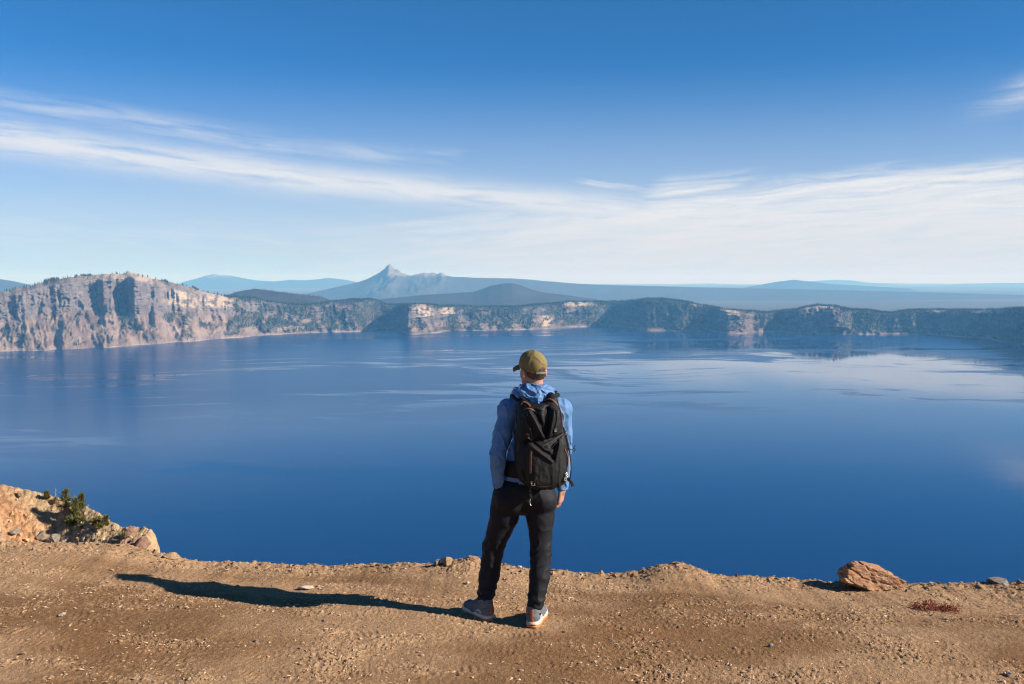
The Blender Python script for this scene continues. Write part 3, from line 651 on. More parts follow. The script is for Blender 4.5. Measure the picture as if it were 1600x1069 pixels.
band = (spx[None] * .010 + tt * 2.2 + nn[..., 0] * .7)[..., None]
c_or = np.array([.54, .27, .13]); c_tan = np.array([.52, .36, .20]); c_gry = np.array([.37, .285, .205]); c_yel = np.array([.53, .37, .165])
kk = sstep(tt + .25 * nn[..., 0] - np.interp(spx, [-100, 20, 70, 110, 130], [.10, .24, .36, .55, .9])[None], -.05, .10)[..., None]
ck = c_tan * (1 - kk) + c_gry * kk
ob = (np.exp(-((tt - np.interp(spx, [-100, 0, 60, 110, 150], [.02, .10, .26, .40, .55])[None] + .08 * nn[..., 0]) / .13) ** 2))[..., None]
ck = ck * (1 - .85 * ob) + c_or * .85 * ob
yl = (sstep(spx, 110, 160)[None] * (1 - knob) * sstep(tt + .2 * nn[..., 0], .1, .45))[..., None]; ck = ck * (1 - .7 * yl) + c_yel * .7 * yl
ck = ck * (1 - outc[..., None] * .7) + np.array([.29, .24, .20]) * outc[..., None] * .7
ck = ck * (1 - knob[..., None]) + np.array([.34, .195, .135]) * knob[..., None]
ck = ck * (1 + .28 * nf + .15 * nn)
m_spur, t, b = material('spur_rubble')
sn = t.noise(coords(t), 9, 5, .65); t.l.new(t.mix(1.0, attr(t, 'tint'), t.xyz(*[t.ss(sn, .25, .75, .70, 1.30)] * 3), 'MULTIPLY'), b.inputs['Base Color'])
b.inputs['Roughness'].default_value = .95; b.inputs['Specular IOR Level'].default_value = .15
bump(t, b, t.add(sn, t.mul(t.noise(coords(t), 32, 4, .6), .6)), .8, .06)
me = mesh_np(pS.reshape(-1, 3), grid_faces(*tt.shape[:1], NS)); ck = ck * .80; set_col(me, np.clip(ck, .02, .9).reshape(-1, 3))
tag(link('spur_terrain', me, m_spur), 'orange and tan rubble spur dropping towards the lake', kind='structure')
# loose rubble on the spur
NRB = 1500
ri = rs.randint(42, NSR - 2, NRB); ci = rs.randint(2, NS - 2, NRB); pr = pS[ri, ci]
rr = .012 + .05 * rs.rand(NRB) ** 4
VV = V1[None] * (rr[:, None] * (0.7 + .6 * rs.rand(NRB, 3)))[:, None] * (1 + .22 * rs.randn(NRB, len(V1), 1)) + pr[:, None]
me = mesh_np(VV.reshape(-1, 3), (F1[None] + (np.arange(NRB) * len(V1))[:, None, None]).reshape(-1, 3), smooth=False)
set_col(me, np.repeat(np.clip(ck[ri, ci] * (.7 + .6 * rs.rand(NRB, 1)), .02, .8), len(V1), 0))
tag(link('rubble', me, m_grav), 'loose tan stones lying on the spur', kind='stuff')
def on_spur(px, py):
    d = ray(px, py); q = pS[39:].reshape(-1, 3); u = q[:, 0] / q[:, 1] - d[0] / d[1]; w = (q[:, 2] - CAMZ) / q[:, 1] - d[2] / d[1]
    return q[np.argmin(u * u + w * w)]
for px, py, w, h, mt, sd, lb in [(90,785,30,14,m_tan,31,'rounded tan rock on the spur crest among the small pines'),(107,800,22,13,m_tan,32,'tan rock between the small pines on the spur'),(84,846,30,13,m_grey,33,'cracked grey outcrop block at the foot of the spur'),
                                 (104,848,18,12,m_grey,34,'narrow grey block at the end of the grey outcrop'),(66,838,20,12,m_grey,35,'dark grey block at the upper end of the outcrop'),(222,856,38,32,m_pink,36,'brown pinkish crag at the tip of the spur'),(24,832,20,7,m_grey,37,'low grey rock showing in the pale scree'),
                                 (205,838,26,22,m_pink,38,'brown rock shoulder behind the crag at the spur tip'),(30,775,18,8,m_tan,39,'tan stone high on the bare spur crest')]:
    c = on_spur(px, py); k_ = c[1] / FPX
    rock('rock', lb, c - np.array([0, 0, h * k_ * .35]), (w * k_, w * k_ * .8, h * k_ * 1.35), mt, sd, flat=.0, jag=.42, planes=18)

# ------------------------------------------------------------------ small pines, snags and shrubs on the spur
m_bark = plain('pine_bark', (.17, .125, .095), .9, .3, 30, .5)
m_dead = plain('dead_wood', (.36, .31, .27), .9, .2, 30, .4)
def leaf_mat(name, c, var=.35):
    m, t, b = material(name); v = t.mix(1.0, attr(t, 'tint'), c, 'MULTIPLY'); t.l.new(v, b.inputs['Base Color']); b.inputs['Roughness'].default_value = .6
    b.inputs['Specular IOR Level'].default_value = .25; return m
m_needle = leaf_mat('pine_needles', (.105, .105, .034)); m_shrub = leaf_mat('shrub_leaves', (.125, .115, .036)); m_redleaf = leaf_mat('red_leaves', (.25, .065, .035))
def tubes(segs, n=6):
    """one mesh of tapered limbs: (a, b, ra, rb)"""
    V = []; F = []
    for a, b_, ra, rb in segs:
        a = np.array(a, float); b_ = np.array(b_, float); d = b_ - a; d /= np.linalg.norm(d) + 1e-9
        x = np.cross(d, [0, 0, 1.0]) if abs(d[2]) < .9 else np.cross(d, [1.0, 0, 0]); x /= np.linalg.norm(x); y = np.cross(d, x)
        k0 = len(V)
        for c_, r_ in ((a, ra), (b_, rb)):
            for i in range(n): th = 6.2832 * i / n; V.append(c_ + r_ * (math.cos(th) * x + math.sin(th) * y))
        for i in range(n): j = (i + 1) % n; F.append((k0 + i, k0 + j, k0 + n + j, k0 + n + i))
    return mesh_np(np.array(V), np.array(F))
def blades(cent, nper, L, Wd, r_, spread=1.0, up=.3):
    """needle or leaf cards round the centres; (n,3) -> mesh"""
    n = len(cent) * nper; c = np.repeat(cent, nper, 0); d = r_.randn(n, 3); d[:, 2] = d[:, 2] * .7 + up; d /= np.linalg.norm(d, axis=1)[:, None]
    s = np.cross(d, r_.randn(n, 3)); s /= np.linalg.norm(s, axis=1)[:, None]
    l = L * (.6 + .8 * r_.rand(n, 1)); c = c + d * l * .15 * spread + r_.randn(n, 3) * L * .22 * spread
    V = np.stack([c, c + d * l * .5 + s * Wd, c + d * l, c + d * l * .5 - s * Wd], 1)
    me = mesh_np(V.reshape(-1, 3), np.arange(n * 4).reshape(-1, 4), smooth=False)
    tn_ = np.repeat(np.repeat(.6 + .8 * r_.rand(len(cent)), nper) * (.75 + .5 * r_.rand(n)), 4); hue = np.repeat(.9 + .25 * r_.rand(n), 4)
    set_col(me, np.stack([tn_ * hue, tn_, tn_ * .9], -1)); return me
def pine(label, px, py, hpx, wpx, seed, dead=False, lean=0.0, bare_to=.25, whorls=9, group='small pines on the spur', uneven=.5):
    r_ = np.random.RandomState(seed); c = on_spur(px, py); k_ = c[1] / FPX; H_ = hpx * k_; Wd = wpx * k_ * .5
    root = link('dead_tree' if dead else 'pine_tree', None, loc=tuple(c)); tag(root, label, 'dead tree' if dead else 'pine tree', None if dead else group)
    seg = []; p0 = np.array([0, 0, -.1]); knots = [p0]
    for i in range(1, 6): knots.append(np.array([lean * H_ * (i / 5) ** 2 + r_.randn() * .012 * H_, r_.randn() * .012 * H_, H_ * i / 5]))
    for i in range(5): seg.append((knots[i], knots[i + 1], H_ * .022 * (1 - i * .18), H_ * .022 * (1 - (i + 1) * .18)))
    cen = []
    for w_ in range(whorls):
        f_ = bare_to + (1 - bare_to) * (w_ + r_.rand() * .6) / whorls; zz_ = f_ * H_
        base = np.array([np.interp(zz_, [q[2] for q in knots], [q[0] for q in knots]), np.interp(zz_, [q[2] for q in knots], [q[1] for q in knots]), zz_])
        for j in range(r_.randint(2, 5)):
            a = r_.rand() * 6.28; ln = Wd * (1.05 - .75 * (f_ - bare_to) / (1 - bare_to)) * (1 - uneven * r_.rand())
            tip = base + np.array([math.cos(a) * ln, math.sin(a) * ln, ln * r_.uniform(.0, .45)])
            seg.append((base, tip, H_ * .012, H_ * .005))
            for q in np.linspace(.35, 1, 4): cen.append(base * (1 - q) + tip * q)
    cen.append(knots[-1])
    link('trunk', tubes(seg), m_dead if dead else m_bark, root)
    if not dead: link('crown', blades(np.array(cen), 22, H_ * .045 + .03, .0045, r_), m_needle, root)
    return root
pine('small bushy pine at the high end of the pine row', 74, 782, 13, 11, 41, bare_to=.05, whorls=7)
pine('bare grey snag standing between two small pines', 88, 786, 25, 7, 42, dead=True, whorls=6)
pine('tallest spreading pine with a flat top on the spur', 103, 806, 42, 22, 43, bare_to=.35, whorls=7, lean=.04)
pine('narrow dark pine right of the spreading pine', 118, 812, 34, 9, 44, bare_to=.1, whorls=9)
pine('slim pointed pine at the lower end of the pine row', 127, 798, 26, 9, 45, bare_to=.15, whorls=9)
pine('thin bare twiggy snag below the slim pointed pine', 136, 802, 17, 11, 46, dead=True, lean=.25, whorls=5)
pine('tiny pine beside the low green shrub', 166, 822, 15, 8, 47, bare_to=.02, whorls=6)
def shrub(name, label, px, py, wpx, hpx, seed, mat, n=60, nper=18, leaf=.06, cat='shrub', group=None, ground=False, c=None):
    r_ = np.random.RandomState(seed); c = (on_ground if ground else on_spur)(px, py); k_ = c[1] / FPX; a = wpx * k_ * .5; h = hpx * k_
    root = link(name, None, loc=tuple(c)); tag(root, label, cat, group)
    cen = r_.randn(n, 3) * [.45, .45, .3]; cen = cen / np.maximum(1, np.linalg.norm(cen, axis=1))[:, None]; cen = np.stack([cen[:, 0] * a, cen[:, 1] * a, np.abs(cen[:, 2]) * h * .9 + h * .1], -1)
    link('stem', tubes([((0, 0, -h * .1), q * .95, h * .03, h * .012) for q in cen[:14]], 5), m_bark, root)
    link('foliage', blades(cen, int(nper * 1.5), leaf, leaf * .10, r_), mat, root); return root
shrub('low_shrub', 'dense low green shrub at the foot of the spreading pine', 114, 819, 20, 13, 51, m_needle, 60, 14, .07)
shrub('low_shrub', 'rounded green shrub on the yellow slope', 151, 818, 18, 10, 52, m_shrub, 40, 18, .07)
shrub('low_shrub', 'flat little green shrub below the rounded one', 155, 825, 9, 6, 53, m_shrub, 24, 16, .06)
shrub('low_shrub', 'olive shrub patch below the narrow pine', 129, 812, 14, 6, 54, m_shrub, 24, 14, .06)
shrub('low_shrub', 'tiny green tuft on top of the brown crag', 195, 838, 12, 6, 55, m_shrub, 20, 14, .05)
shrub('low_shrub', 'tiny olive tuft alone on the orange slope', 128, 826, 4, 6, 56, m_shrub, 8, 14, .05)
for k_, (px, py, w, h, n, lb) in enumerate([(1448, 952, 52, 12, 50, 'tallest clump of dried red leaves on the dirt below the boulder'), (1478, 955, 44, 9, 40, 'lower spreading clump of dried red leaves beside the tallest')]):
    shrub('dried_plant', lb, px, py, w, h, 60 + k_, m_redleaf, n, 9, .026, cat='plant', ground=True)
# ------------------------------------------------------------------ soft shapes: blended distance fields turned into one continuous skin
from mathutils.bvhtree import BVHTree
A3 = lambda v: np.array(v, float)
class Field:
    def __init__(s, lo, hi, h):
        s.lo = A3(lo); s.h = h; n = np.ceil((A3(hi) - s.lo) / h).astype(int) + 1
        s.ax = [s.lo[i] + h * np.arange(n[i]) for i in range(3)]; s.F = np.full(n, 1.0, np.float32)
    def _sl(s, lo, hi):
        r = [np.searchsorted(s.ax[i], [lo[i], hi[i]]) for i in range(3)]
        return tuple(slice(max(0, a - 1), b + 1) for a, b in r)
    def _pts(s, sl):
        g = np.meshgrid(*[s.ax[i][sl[i]] for i in range(3)], indexing='ij'); return np.stack(g, -1)
    def put(s, lo, hi, fn, k=0.02, op='add'):
        sl = s._sl(A3(lo) - 3 * k - .01, A3(hi) + 3 * k + .01); p = s._pts(sl)
        if p.size == 0: return
        d = fn(p); f = s.F[sl]
        if op == 'add':
            h_ = np.clip(.5 + .5 * (d - f) / k, 0, 1); s.F[sl] = d * (1 - h_) + f * h_ - k * h_ * (1 - h_)
        elif op == 'cut':
            d = -d; h_ = np.clip(.5 - .5 * (d - f) / k, 0, 1); s.F[sl] = d * (1 - h_) + f * h_ + k * h_ * (1 - h_)
        else:
            pass
    def cone(s, a, b, ra, rb, k=.02, sc=(1, 1, 1), op='add'):
        a = A3(a); b = A3(b); sc = A3(sc); R_ = max(ra, rb) * max(sc)
        def fn(p):
            ba = b - a; h_ = np.clip(((p - a) @ ba) / (ba @ ba + 1e-12), 0, 1)[..., None]
            return (np.linalg.norm((p - a - h_ * ba) / sc, axis=-1) - (ra + (rb - ra) * h_[..., 0])) * min(1, sc.min() * 1.15)
        s.put(np.minimum(a, b) - R_, np.maximum(a, b) + R_, fn, k, op)
    def chain(s, pts, rad, k=.02, sc=(1, 1, 1)):
        for i in range(len(pts) - 1): s.cone(pts[i], pts[i + 1], rad[i], rad[i + 1], k, sc)
    def ell(s, c, r, R=None, k=.02, op='add'):
        c = A3(c); r = A3(r); R = np.eye(3) if R is None else A3(R)      # columns of R: the local axes
        def fn(p):
            q = (p - c) @ R; k0 = np.linalg.norm(q / r, axis=-1); k1 = np.linalg.norm(q / (r * r), axis=-1) + 1e-9; return k0 * (k0 - 1) / k1
        m = r.max(); s.put(c - m, c + m, fn, k, op)
    def box(s, c, hf, rd, R=None, k=.02, op='add'):
        c = A3(c); hf = A3(hf); R = np.eye(3) if R is None else A3(R)
        def fn(p):
            q = np.abs((p - c) @ R) - (hf - rd); return np.linalg.norm(np.maximum(q, 0), axis=-1) + np.minimum(q.max(-1), 0) - rd
        m = np.linalg.norm(hf); s.put(c - m, c + m, fn, k, op)
    def carve(s, fn):
        """add fn(points) to the field where the surface is near"""
        m = np.abs(s.F) < .035; i = np.argwhere(m); p = s.lo + i * s.h; s.F[m] += fn(p).astype(np.float32)
    def keep(s, fn):
        p = s._pts(tuple(slice(None) for _ in range(3))); s.F = np.maximum(s.F, fn(p)).astype(np.float32)
    def mesh(s, relax=2):
        F = s.F; n = F.shape; S = F < 0
        c8 = [(i, j, k) for i in (0, 1) for j in (0, 1) for k in (0, 1)]
        sl = lambda A, o: A[o[0]:n[0] - 1 + o[0], o[1]:n[1] - 1 + o[1], o[2]:n[2] - 1 + o[2]]
        cnt = sum(sl(S, o).astype(np.int8) for o in c8); act = (cnt > 0) & (cnt < 8); ids = np.argwhere(act)
        idx = -np.ones(act.shape, np.int64); idx[act] = np.arange(len(ids))
        acc = np.zeros((len(ids), 3)); num = np.zeros(len(ids))
        val = {o: F[ids[:, 0] + o[0], ids[:, 1] + o[1], ids[:, 2] + o[2]].astype(float) for o in c8}
        for o in c8:
            for a in range(3):
                if o[a]: continue
                o2 = list(o); o2[a] = 1; o2 = tuple(o2); f0, f1 = val[o], val[o2]; m = (f0 < 0) != (f1 < 0)
                t_ = np.where(m, f0 / np.where(m, f0 - f1, 1), 0); q = np.tile(A3(o), (len(ids), 1)); q[:, a] += t_
                acc[m] += q[m]; num[m] += 1
        V = s.lo + (ids + acc / num[:, None]) * s.h; Fc = []
        for a in range(3):
            b, c = (a + 1) % 3, (a + 2) % 3
            d0 = [slice(0, n[0]), slice(0, n[1]), slice(0, n[2])]; d0[a] = slice(0, n[a] - 1); d1 = list(d0); d1[a] = slice(1, n[a])
            s0 = S[tuple(d0)]; s1 = S[tuple(d1)]; e = np.argwhere(s0 != s1); e = e[(e[:, b] > 0) & (e[:, c] > 0) & (e[:, b] < n[b] - 1) & (e[:, c] < n[c] - 1)]
            fl = s0[tuple(e.T)]; q = []
            for db, dc in ((-1, -1), (0, -1), (0, 0), (-1, 0)):
                m = e.copy(); m[:, b] += db; m[:, c] += dc; q.append(idx[tuple(m.T)])
            q = np.stack(q, -1); q[~fl] = q[~fl][:, ::-1]; Fc.append(q)
        Fc = np.concatenate(Fc)
        for _ in range(relax):                                # light fairing
            sm = np.zeros_like(V); w = np.zeros(len(V))
            for i in range(4):
                a, b = Fc[:, i], Fc[:, (i + 1) % 4]
                np.add.at(sm, a, V[b]); np.add.at(w, a, 1); np.add.at(sm, b, V[a]); np.add.at(w, b, 1)
            V = V * .55 + .45 * sm / np.maximum(w, 1)[:, None]
        return V, Fc
def fold(p, f, seed, o=3): return ridge3(p * A3(f), seed, o)
def ridge3(p, seed, o=3):
    s_ = 0; a = 1; t_ = 0
    for i in range(o):
        s_ = s_ + a * (1 - np.minimum(1, 2.2 * np.abs(perlin3(p[..., 0], p[..., 1], p[..., 2], seed + i * 3)))); t_ += a; a *= .45; p = p * 2.1
    return s_ / t_
def place(name, V, F, mat, parent, org):
    o = link(name, mesh_np(V - A3(org), F), mat, parent); return o
def sweep(pts, w, th, up, n=40, taper=None, closed_ends=True):
    """flat strap along a smooth path; up: outward normals at the points"""
    pts = A3(pts); up = A3(up); t0 = np.linspace(0, 1, len(pts)); t1 = np.linspace(0, 1, n)
    def cr(Pp):
        out = []
        for x in t1:
            f_ = x * (len(Pp) - 1); i = min(int(f_), len(Pp) - 2); u = f_ - i; p0 = Pp[max(i - 1, 0)]; p1 = Pp[i]; p2 = Pp[i + 1]; p3 = Pp[min(i + 2, len(Pp) - 1)]
            out.append(.5 * ((2 * p1) + (-p0 + p2) * u + (2 * p0 - 5 * p1 + 4 * p2 - p3) * u * u + (-p0 + 3 * p1 - 3 * p2 + p3) * u ** 3))
        return np.array(out)
    C = cr(pts); U = cr(up); T_ = np.gradient(C, axis=0); T_ /= np.linalg.norm(T_, axis=1)[:, None]
    U -= (U * T_).sum(1)[:, None] * T_; U /= np.linalg.norm(U, axis=1)[:, None] + 1e-9; S_ = np.cross(T_, U)
    ww = np.interp(t1, np.linspace(0, 1, len(w)), w) if hasattr(w, '__len__') else np.full(n, w)
    prof = [(-1, -.5), (-.8, -1), (.8, -1), (1, -.5), (1, .5), (.8, 1), (-.8, 1), (-1, .5)]
    V = np.stack([C + S_ * (a * ww * .5)[:, None] + U * (b * th * .5) for a, b in prof], 1); m = len(prof)
    F = [(i * m + j, i * m + (j + 1) % m, (i + 1) * m + (j + 1) % m, (i + 1) * m + j) for i in range(n - 1) for j in range(m)]
    V = V.reshape(-1, 3); c0 = len(V); V = np.concatenate([V, C[:1], C[-1:]])
    for j in range(m): F.append((c0, (j + 1) % m, j, j)); F.append((c0 + 1, (n - 1) * m + j, (n - 1) * m + (j + 1) % m, (n - 1) * m + (j + 1) % m))
    bm = bmesh.new(); vs = [bm.verts.new(q) for q in V]
    for f_ in F:
        ks = list(dict.fromkeys(f_)); 
        try: bm.faces.new([vs[q] for q in ks])
        except ValueError: pass
    me = bpy.data.meshes.new('strap'); bm.normal_update(); bm.to_mesh(me); bm.free()
    for p_ in me.polygons: p_.use_smooth = True
    return me
def shift(me, org):
    me.transform(Matrix.Translation(-Vector(org))); return me
def pipe(pts, r, n=30, k=7):
    pts = A3(pts); t1 = np.linspace(0, len(pts) - 1, n); C = []
    for f_ in t1:
        i = min(int(f_), len(pts) - 2); u = f_ - i; p0 = pts[max(i - 1, 0)]; p1 = pts[i]; p2 = pts[i + 1]; p3 = pts[min(i + 2, len(pts) - 1)]
        C.append(.5 * ((2 * p1) + (-p0 + p2) * u + (2 * p0 - 5 * p1 + 4 * p2 - p3) * u * u + (-p0 + 3 * p1 - 3 * p2 + p3) * u ** 3))
    return tubes([(C[i], C[i + 1], r, r) for i in range(n - 1)], k)

# ------------------------------------------------------------------ materials of the hiker
def cloth(name, col, rough=.75, weave=900, var=.12, sheen=.0, bstr=.25):
    m, t, b = material(name); co = coords(t); n = t.noise(co, 14, 4, .6); f_ = t.noise(co, weave, 2, .5)
    v = t.new('ShaderNodeVectorMath', operation='SCALE'); v.inputs[0].default_value = col; t.l.new(t.ss(n, .25, .75, 1 - var, 1 + var), v.inputs['Scale'])
    t.l.new(v.outputs[0], b.inputs['Base Color']); b.inputs['Roughness'].default_value = rough; b.inputs['Sheen Weight'].default_value = sheen
    b.inputs['Specular IOR Level'].default_value = .22
    bump(t, b, t.add(t.mul(t.noise(co, 60, 4, .6), 1.0), t.mul(f_, .3)), bstr, .004); return m
m_jacket = cloth('blue_jacket', (.090, .185, .352), .6, bstr=.2); m_trouser = cloth('black_trousers', (.0085, .0088, .0115), .7, bstr=.1)
m_pack = cloth('black_nylon', (.0075, .0075, .008), .6, bstr=.35); m_packmesh = cloth('black_mesh', (.0105, .0102, .010), .7, 400, bstr=.5); m_web = cloth('black_webbing', (.012, .012, .0125), .6, 500)
m_brown = cloth('brown_trim', (.13, .062, .033), .7); m_cap = cloth('olive_cap', (.185, .142, .055), .85, 700); m_strapg = cloth('green_strap', (.11, .15, .10), .6)
m_capin = cloth('cap_brim_under', (.10, .085, .04), .85)
m_silver = plain('steel', (.62, .60, .57), .3, .1, 80, metal=.9); m_plastic = plain('black_plastic', (.012, .012, .013), .35)
m_shoe = cloth('grey_shoe_fabric', (.105, .112, .125), .8, 500, bstr=.5); m_toe = cloth('grey_toe_cap', (.16, .15, .135), .75); m_mid = plain('cream_sole', (.48, .41, .33), .6, .12, 40)
m_org = plain('orange_rubber', (.50, .15, .025), .5, .15, 60); m_rust = cloth('rust_heel_tab', (.38, .10, .026), .7); m_sock = cloth('grey_sock', (.135, .135, .145), .9, 300, bstr=.6)
m_lace = plain('pale_lace', (.30, .31, .32), .8)
m_skin, t, b = material('skin'); sk = t.noise(coords(t), 45, 4, .6)
t.l.new(t.mix(t.ss(sk, .3, .7), (.36, .180, .118), (.42, .225, .155)), b.inputs['Base Color']); b.inputs['Roughness'].default_value = .5
b.inputs['Subsurface Weight'].default_value = .15; b.inputs['Subsurface Radius'].default_value = (.012, .005, .003); b.inputs['Subsurface Scale'].default_value = 1.0
bump(t, b, t.noise(coords(t), 260, 3, .6), .15, .002)
m_hair, t, b = material('brown_hair'); mp = t.new('ShaderNodeMapping'); mp.inputs['Scale'].default_value = (1, 1, .16); t.l.new(coords(t), mp.inputs[0])
hn = t.noise(mp.outputs[0], 420, 3, .6); t.l.new(t.mix(t.ss(hn, .3, .7), (.024, .011, .006), (.095, .042, .020)), b.inputs['Base Color']); b.inputs['Roughness'].default_value = .5
bump(t, b, hn, .8, .004)
m_eye = plain('eye', (.7, .68, .65), .2)

# ------------------------------------------------------------------ the hiker
HK = at
feet = A3([0.03, 6.48, 0.0]); feet[2] = gz(feet[0], feet[1])[0]
YAW = math.radians(35); hf_ = A3([-math.sin(YAW), math.cos(YAW), 0]); hr_ = A3([math.cos(YAW), math.sin(YAW), 0]); up_ = A3([0, 0, 1.0])
HR = np.stack([hr_, hf_, up_], 1); HC = HK(832.5, 570.5, 6.48)
def hd(r, f_, z): return HC + hr_ * r + hf_ * f_ + up_ * z
TY = math.radians(12); tf = A3([-math.sin(TY), math.cos(TY), 0]); tr = A3([math.cos(TY), math.sin(TY), 0]); TR = np.stack([tr, tf, up_], 1)
LS, LE, LW = HK(795, 641, 6.46), HK(778, 708, 6.40), HK(778, 752, 6.44)
RS, RE, RW = HK(878, 640, 6.56), HK(881.5, 703, 6.56), HK(879, 758, 6.58)
LLEG = [HK(793, 785, 6.50), HK(788, 807, 6.515), HK(771.5, 853, 6.56), HK(764.5, 900, 6.565), HK(758, 936, 6.54)]
RLEG = [HK(846, 785, 6.50), HK(844, 807, 6.495), HK(845.5, 853, 6.48), HK(843, 900, 6.44), HK(838, 935, 6.41), HK(834, 956, 6.40)]
LHEEL = A3([-.137, 6.475, 0]); LHEEL[2] = gz(LHEEL[0], LHEEL[1])[0]; RHEEL = A3([.127, 6.345, 0]); RHEEL[2] = gz(RHEEL[0], RHEEL[1])[0]
LDIR = A3([-.61, .79, 0]); RDIR = A3([.26, .965, 0])

def hand(fd, wrist, down, out, fwd, side):
    """palm, four curled fingers and a thumb; out: back of the hand, fwd: thumb side, side unused"""
    pc = wrist + down * .055
    fd.cone(wrist - down * .02, wrist + down * .02, .027, .027, .02, (1, 1, 1))
    fd.box(pc, (.014, .041, .048), .013, np.stack([out, fwd, down], 1), .012)
    for i, (o_, L, cu) in enumerate([(.031, .088, .30), (.010, .098, .36), (-.011, .090, .42), (-.031, .072, .50)]):
        p0 = pc + down * .040 + fwd * o_; a = 0.15 + cu * .5; pts = [p0]; d_ = down
        for s_, l_ in enumerate((.44, .31, .25)):
            d_ = down * math.cos(a) - out * math.sin(a); pts.append(pts[-1] + d_ * L * l_); a += .30 + cu * .9
        fd.chain(pts, [.0095, .0088, .0080, .0070], .005)
    t0 = wrist + down * .022 + fwd * .030; t1 = t0 + down * .035 + fwd * .026 - out * .012; t2 = t1 + down * .030 + fwd * .006 - out * .006; t3 = t2 + down * .024 - fwd * .002 - out * .006
    fd.chain([t0, t1, t2, t3], [.016, .0115, .0095, .0080], .010)
fd = Field(feet + A3([-.42, -.32, .02]), feet + A3([.45, .42, 1.86]), .0050)
fd.ell(hd(0, -.006, 0), (.071, .090, .084), HR, .02)                       # skull
fd.ell(hd(0, .030, -.070), (.056, .062, .062), HR, .03)                     # face
fd.cone(hd(0, .060, -.118), hd(0, .068, -.120), .022, .020, .03)            # chin
for s_ in (-1, 1):
    fd.cone(hd(s_ * .050, .005, -.085), hd(s_ * .022, .060, -.118), .020, .018, .02)   # jaw
    fd.ell(hd(s_ * .092, -.014, -.054), (.011, .020, .033), np.stack([hr_ * .92 - hf_ * s_ * .38, hf_ * .92 + hr_ * s_ * .38, up_], 1), .006)   # ear
    fd.cone(hd(s_ * .032, .075, -.028), hd(s_ * .012, .088, -.024), .010, .010, .012)  # brow
    fd.ell(hd(s_ * .031, .094, -.044), (.016, .014, .010), HR, .008, 'cut')            # eye socket
    fd.cone(hd(s_ * .036, .064, -.070), hd(s_ * .030, .070, -.066), .016, .016, .02)   # cheek
fd.cone(hd(0, .088, -.036), hd(0, .110, -.076), .008, .012, .010); fd.cone(hd(-.010, .100, -.080), hd(.010, .100, -.080), .008, .008, .006)
fd.cone(hd(-.016, .086, -.100), hd(.016, .086, -.100), .007, .007, .006); fd.cone(hd(-.014, .085, -.109), hd(.014, .085, -.109), .007, .007, .006)
NB = HK(834, 628, 6.50); fd.cone(hd(0, -.022, -.05), NB, .054, .060, .03)   # neck
CH = HK(837, 668, 6.52); WA = HK(829, 735, 6.51); PE = HK(820, 772, 6.50)
fd.ell(CH, (.145, .095, .16), TR, .05); fd.ell(WA, (.125, .085, .14), TR, .06); fd.ell(PE, (.150, .095, .10), TR, .05)
for q in (LS, RS): fd.cone(NB, q, .050, .050, .04)
fd.chain([LS, LE, LW], [.050, .037, .027], .03); fd.chain([RS, RE, RW], [.050, .037, .027], .03)
dn = RW - RE; dn /= np.linalg.norm(dn); dn = dn + A3([-.10, .04, 0]); dn /= np.linalg.norm(dn)
ho = A3([.90, -.42, 0]); ho -= dn * (ho @ dn); ho /= np.linalg.norm(ho); hfw = np.cross(ho, dn); hfw *= np.sign(hfw[1])
hand(fd, RW + dn * .022, dn, ho, hfw, 1)
dl = LLEG[1] - LW; dl /= np.linalg.norm(dl); lo_ = A3([-.95, -.2, .1]); lo_ -= dl * (lo_ @ dl); lo_ /= np.linalg.norm(lo_); lfw = np.cross(dl, lo_); lfw *= np.sign(lfw[1])
hand(fd, LW + dl * .03, dl, lo_, lfw, -1)
fd.chain(LLEG, [.080, .074, .054, .048, .036], .03); fd.chain(RLEG, [.080, .074, .054, .048, .038, .034], .03)
for hl, dr, kn in ((LHEEL, LDIR, LLEG[-1]), (RHEEL, RDIR, RLEG[-1])):
    an_ = hl + dr * .055 + up_ * .10; fd.cone(kn, an_, .036, .034, .03); fd.chain([an_, hl + dr * .05 + up_ * .055, hl + dr * .17 + up_ * .050, hl + dr * .245 + up_ * .042], [.034, .034, .032, .024], .03)
V, Fq = fd.mesh()
person = link('person', mesh_np(V - feet, Fq), m_skin, loc=tuple(feet))
tag(person, 'hiker in blue hooded jacket, olive cap and black trousers facing the lake', 'person')
for s_ in (-1, 1):
    Ve = V4 * .011 + hd(s_ * .031, .078, -.044) - feet; link('eye', mesh_np(Ve, F4), m_eye, person)
# hair under the cap
fh = Field(HC - .14, HC + .14, .003); fh.ell(hd(0, -.008, -.004), (.0745, .0935, .084), HR, .01); fh.cone(hd(0, -.052, -.055), hd(0, -.050, -.085), .048, .030, .02, (1, 1, 1))
fh.cone(hd(-.045, -.035, -.055), hd(-.030, -.045, -.080), .028, .022, .02); fh.cone(hd(.045, -.035, -.055), hd(.030, -.045, -.080), .028, .022, .02)
def hairline(p):
    q = (p - HC) @ HR; lim = -.090 + .05 * sstep(q[..., 1], -.06, -.005) + .05 * sstep(q[..., 1], .0, .06)
    return lim - q[..., 2] + .0
fh.keep(lambda p: np.maximum(hairline(p) * .8, ((p - HC) @ HR)[..., 1] - .075))
fh.carve(lambda p: .0035 * fbm3(p, 90, 2, 401))
V, Fq = fh.mesh(1); place('hair', V, Fq, m_hair, person, feet)
